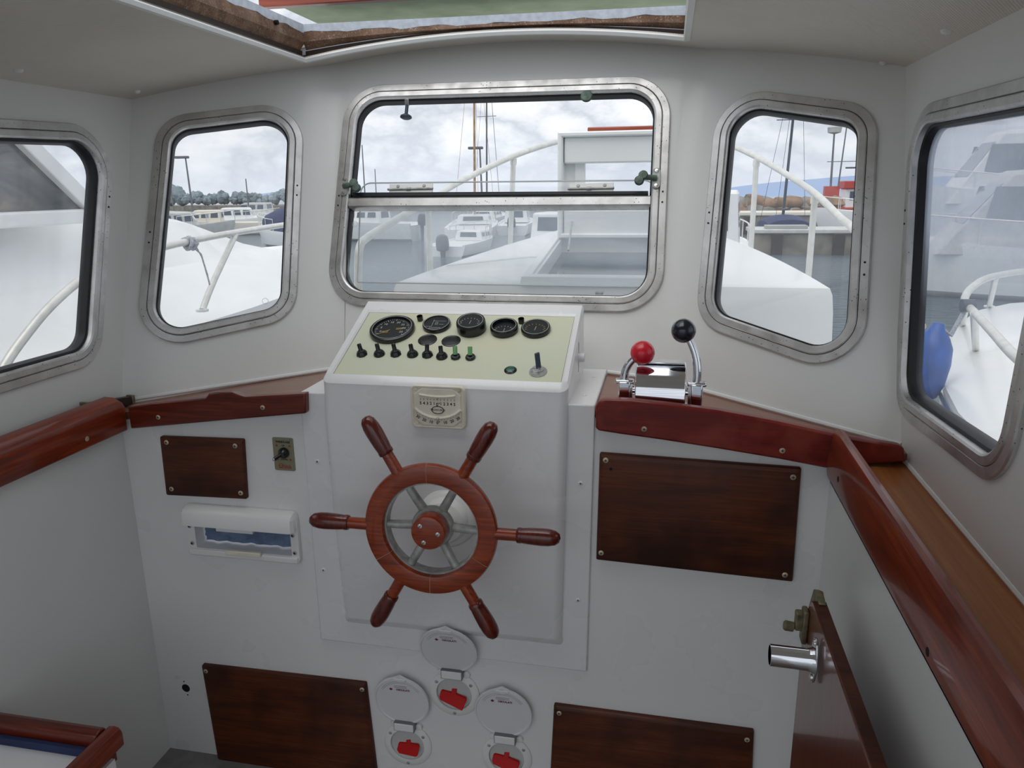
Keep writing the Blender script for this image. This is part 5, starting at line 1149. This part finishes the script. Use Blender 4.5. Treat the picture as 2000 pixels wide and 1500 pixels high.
boat('motor_boat', 462, 55, 20, 6.4, 2.3, .95, 'white boat with dark side windows beside the navy canopy boat', cabin=(2.6, .9, .2, 'boat'), rail=True)
boat('motor_boat', 405, 47, 205, 6.6, 2.3, 1.0, 'cream boat in front of the tall lamp post', hull='boatcream', cabin=(2.2, .8, .2, 'boatcream'), rail=True)
boat('motor_boat', 345, 39, 30, 6.0, 2.2, 1.0, 'weathered white boat nearest the left edge of the left front window', hull='boatgrey', cabin=(2.0, .8, .1, 'boatgrey'), outboard=1, rail=True)
boat('motor_boat', 500, 70, 185, 8.0, 2.6, 1.2, 'farthest white boat below the hills in the left front window', cabin=(3.0, 1.0, .1, 'boatgrey'))
boat('fishing_boat', 1398, 24, 84, 6.0, 2.2, .95, 'white cabin boat with twin outboards at the left of the right front window', cabin=(1.9, 1.6, -1.6, 'boat'), outboard=2, rail=True)
boat('dinghy', 1533, 40, 92, 5.2, 2.5, .75, 'small boat under a low navy cover in front of the quay', hull='boatgrey', canopy=(3.4, .75, 0, 'bluecanvas'), mast=(9.5, .4, 'mastdark'))
boat('motor_yacht', 1790, 40, 172, 9.0, 3.0, 1.45, 'white motor yacht moored below the red-roofed boat', cabin=(4.4, .9, -.2, 'boatgrey'), rail=True)
boat('motor_yacht', 2150, 19, 170, 9.5, 3.0, 1.2, 'large white yacht seen dimly through the fogged window', cabin=(6.0, 1.7, .2, 'boatgrey'), rail=True, outboard=1, obcol='boatcream')
boat('motor_yacht', 2060, 29, 175, 11.0, 3.2, 2.4, 'tall white ship with a row of windows behind the fogged window', cabin=(6.6, 2.2, .2, 'boat'), rail=True)
# floating pontoon, harbour wall and loose rocks on it
q0, q1 = spot(1470, 32), spot(1700, 32)
PT = empty('pontoon', (q0+q1)/2, 'stained grey pontoon in front of the boats in the right front window', 'pontoon')
mesh('deck', B().box((q0.x, 32, SD(32)+.82), (q1.x+1, 34.2, SD(32)+.98)), M['boatgrey'], PT, bevel=.03)
mesh('side', B().box((q0.x+.1, 32.1, SD(32)-.3), (q1.x+1, 34.1, SD(32)+.82)), M['concrete'], PT)
for i in range(4):
    x = q0.x+.8+2.3*i; mesh('pile', B().box((x, 31.75, SD(32)-.2), (x+.42, 31.98, SD(32)+.85)), M['darkwood'], PT, bevel=.03)
mesh('locker_box', B().box((q0.x+.6, 32.3, SD(32)+.98), (q0.x+2.2, 33.0, SD(32)+1.12)), M['galv'], PT, bevel=.02)
q0, q1 = spot(1405, 49), spot(1760, 49)
Q = empty('quay', (q0+q1)/2, 'dark harbour wall below the boulders in the right front window', 'quay')
mesh('quay_wall', B().box((q0.x-1, 49, SD(49)-.3), (q1.x+24, 51.5, SD(49)+1.1)), M['concrete'], Q, bevel=.05)
mesh('quay_edge', B().box((q0.x-1.1, 48.9, SD(49)+1.1), (q1.x+24, 51.5, SD(49)+1.32)), M['boatcream'], Q, bevel=.04)
for i in range(6):
    x = q0.x+1.5+2.4*i; mesh('fender_pile', B().box((x, 48.7, SD(49)-.2), (x+.5, 48.98, SD(49)+1.1)), M['darkwood'], Q, bevel=.03)
p0, p1 = spot(1405, 54), spot(1640, 54)
BW = empty('breakwater', (p0+p1)/2, 'breakwater of brown and grey boulders above the quay', 'breakwater')
rr_ = random.Random(3); protos = []
for v in range(4):
    b = B().sph((0, 0, 0), 1, 10, .8)
    b.v = [q*(1+.22*math.sin(q.x*3.1+v)+.18*math.sin(q.y*4.3+v*2)+.15*math.cos(q.z*5+v)) for q in b.v]; protos.append(b)
for i in range(34):
    t = rr_.random(); row = i % 2; c = p0.lerp(p1, (i+.5*rr_.random())/34)+V(0, 1.2*row, .95+.65*row+.2*rr_.random()); k = .50+.28*rr_.random(); pb = protos[i % 4]
    bb = B(); bb.v = [c+V(q.x*k*1.25, q.y*k, q.z*k*.8) for q in pb.v]; bb.f = pb.f
    mesh('boulder', bb, M['rock' if rr_.random() < .65 else 'rock2'], BW, angle=60)
mesh('rubble_core', B().prism([p0+V(-2, -1, -.3), p0+V(-2, 4, -.3), p0+V(-2, 3, 1.2), p0+V(-2, .3, .8)], (p1-p0)+V(6, 0, 0)), M['rock2'], BW)
# boat with a red roof
o = spot(1668, 66)
T9 = empty('pilot_boat', o, 'white wheelhouse boat with a red roof and a dark cross mast', 'boat', 'boats moored across the harbour')
mesh('hull', B().loft([[o+V(x*k, y*k2, z) for x, y in ((-3.2, -1.3), (4.5, -1.3), (4.5, 1.3), (-3.2, 1.3), (-4.2, 0))] for k, k2, z in ((.85, .8, -.2), (1, 1, 1.3))]), M['redboat'], T9, smooth=False, bevel=.05)
wh9 = mesh('wheelhouse', B().box((o.x-.9, o.y-1.0, o.z+1.3), (o.x+2.4, o.y+1.0, o.z+2.75)), M['boat'], T9, bevel=.06)
for x in (-.6, .4, 1.4): mesh('window', B().box((o.x+x, o.y-1.03, o.z+1.9), (o.x+x+.7, o.y-1.0, o.z+2.55)), M['boatglass'], wh9)
mesh('red_roof', B().box((o.x-1.1, o.y-1.2, o.z+2.75), (o.x+2.6, o.y+1.2, o.z+3.35)), M['redboat'], T9, bevel=.06)
ms = mesh('mast', B().cyl(o+V(.1, 0, 3.2), o+V(.1, 0, 4.95), .10, 8), M['mastdark'], T9); mesh('yard', B().cyl(o+V(-.9, 0, 4.35), o+V(1.1, 0, 4.35), .07, 6), M['mastdark'], ms)
mesh('red_bulwark', B().box((o.x-3.4, o.y-1.2, o.z+1.3), (o.x-1.4, o.y+1.0, o.z+2.1)), M['redboat'], T9, bevel=.05)
# lamp posts and distant masts
def lamp(px_, d, ytop, label, twin=False):
    o = spot(px_, d); zt = P(px_, ytop, 1, d).z; E_ = empty('lamp_post', o, label, 'lamp post', 'harbour lamp posts')
    mesh('pole', B().cyl(o, V(o.x-.15, o.y, zt), .10, 8, .06), M['mast'], E_)
    if twin:
        mesh('lamp_head', B().lathe(V(o.x-.15, o.y, zt), (0, 0, 1), [(.1, 0), (.45, .1), (.5, .45), (.2, .7), (0, .75)], 12), M['boatgrey'], E_); mesh('red_box', B().box((o.x-.5, o.y-.3, o.z+1.9), (o.x+.5, o.y+.3, o.z+2.9)), M['redboat'], E_)
    else: mesh('lamp_head', B().box((o.x-1.1, o.y-.2, zt-.05), (o.x+.1, o.y+.2, zt+.16)), M['mast'], E_, bevel=.05)
lamp(376, 60, 308, 'tall grey street lamp beyond the boats in the left front window'); lamp(943, 62, 290, 'street lamp beyond the masts in the middle window'); lamp(1621, 60, 262, 'pole with a round lamp and a red box in the right front window', True)
for px_, d, yt, lab, mt in ((339, 60, 338, 'thin bare mast at the left edge of the left front window', 'mast'), (485, 62, 349, 'bare mast in front of the blue hills', 'mast'), (1630, 62, 236, 'leaning grey mast next to the pole with the red box', 'mast'), (714, 70, 283, 'hair-thin pole at the left edge of the middle window', 'mast'), (736, 90, 330, 'short distant pole in the middle window', 'mast')):
    o = spot(px_, d); zt = P(px_, yt, 1, d).z; E_ = empty('distant_mast', o, lab, 'mast', 'distant bare masts')
    ln_ = .35 if px_ == 1630 else -.12 if px_ == 339 else 0
    mesh('pole', B().cyl(o, V(o.x+ln_, o.y, zt), .075, 6, .045), M[mt], E_)
    if px_ == 1630: mesh('spreader', B().cyl(o+V(ln_*.55-1.0, 0, (zt-o.z)*.62), o+V(ln_*.55+1.0, 0, (zt-o.z)*.62), .03, 6), M[mt], E_)
# trees on the far shore
rt = random.Random(5)
so_ = spot(440, 160)
mesh('shore', B().box((so_.x-60, 158, SD(160)-.3), (so_.x+150, 175, SD(160)+1.0)), M['concrete'], kind='structure', label='low far shore below the trees', cat='shore')
b = B(); tb_ = B()
for i in range(17):
    o = spot(318+16.5*i+rt.uniform(-4, 4), 162+rt.uniform(-2, 3)); o.z = SD(160)+.9
    h_ = rt.uniform(2.6, 4.2)*(1.15 if i in (1, 2, 9) else .85)
    for k in range(9):
        c = o+V(rt.uniform(-1.7, 1.7), rt.uniform(-1, 1), h_*rt.uniform(.35, .85)); b.sph(c, h_*rt.uniform(.22, .36), 8)
b.v = [q+V(rt.uniform(-.12, .12), rt.uniform(-.12, .12), rt.uniform(-.12, .12)) for q in b.v]
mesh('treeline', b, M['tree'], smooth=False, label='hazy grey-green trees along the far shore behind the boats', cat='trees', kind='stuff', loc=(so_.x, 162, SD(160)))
# hills
def hills(name, px0, px1, d, prof, label):
    n = len(prof); b = B(); rows = []
    for dy, k in ((-150, 0), (0, 1), (300, .6), (600, 0)):
        r = []
        for i, y in enumerate(prof):
            x = px0+(px1-px0)*i/(n-1); q = P(x, y, 1, d); r.append(V(q.x, d+dy, SD(d)-9+(q.z-SD(d)+9)*k))
        rows.append(r)
    b.loft(rows, closed=False); mesh(name, b, M['hill'], kind='structure', label=label, cat='hills', loc=(P((px0+px1)/2, 390, 1, d).x, d, 0))
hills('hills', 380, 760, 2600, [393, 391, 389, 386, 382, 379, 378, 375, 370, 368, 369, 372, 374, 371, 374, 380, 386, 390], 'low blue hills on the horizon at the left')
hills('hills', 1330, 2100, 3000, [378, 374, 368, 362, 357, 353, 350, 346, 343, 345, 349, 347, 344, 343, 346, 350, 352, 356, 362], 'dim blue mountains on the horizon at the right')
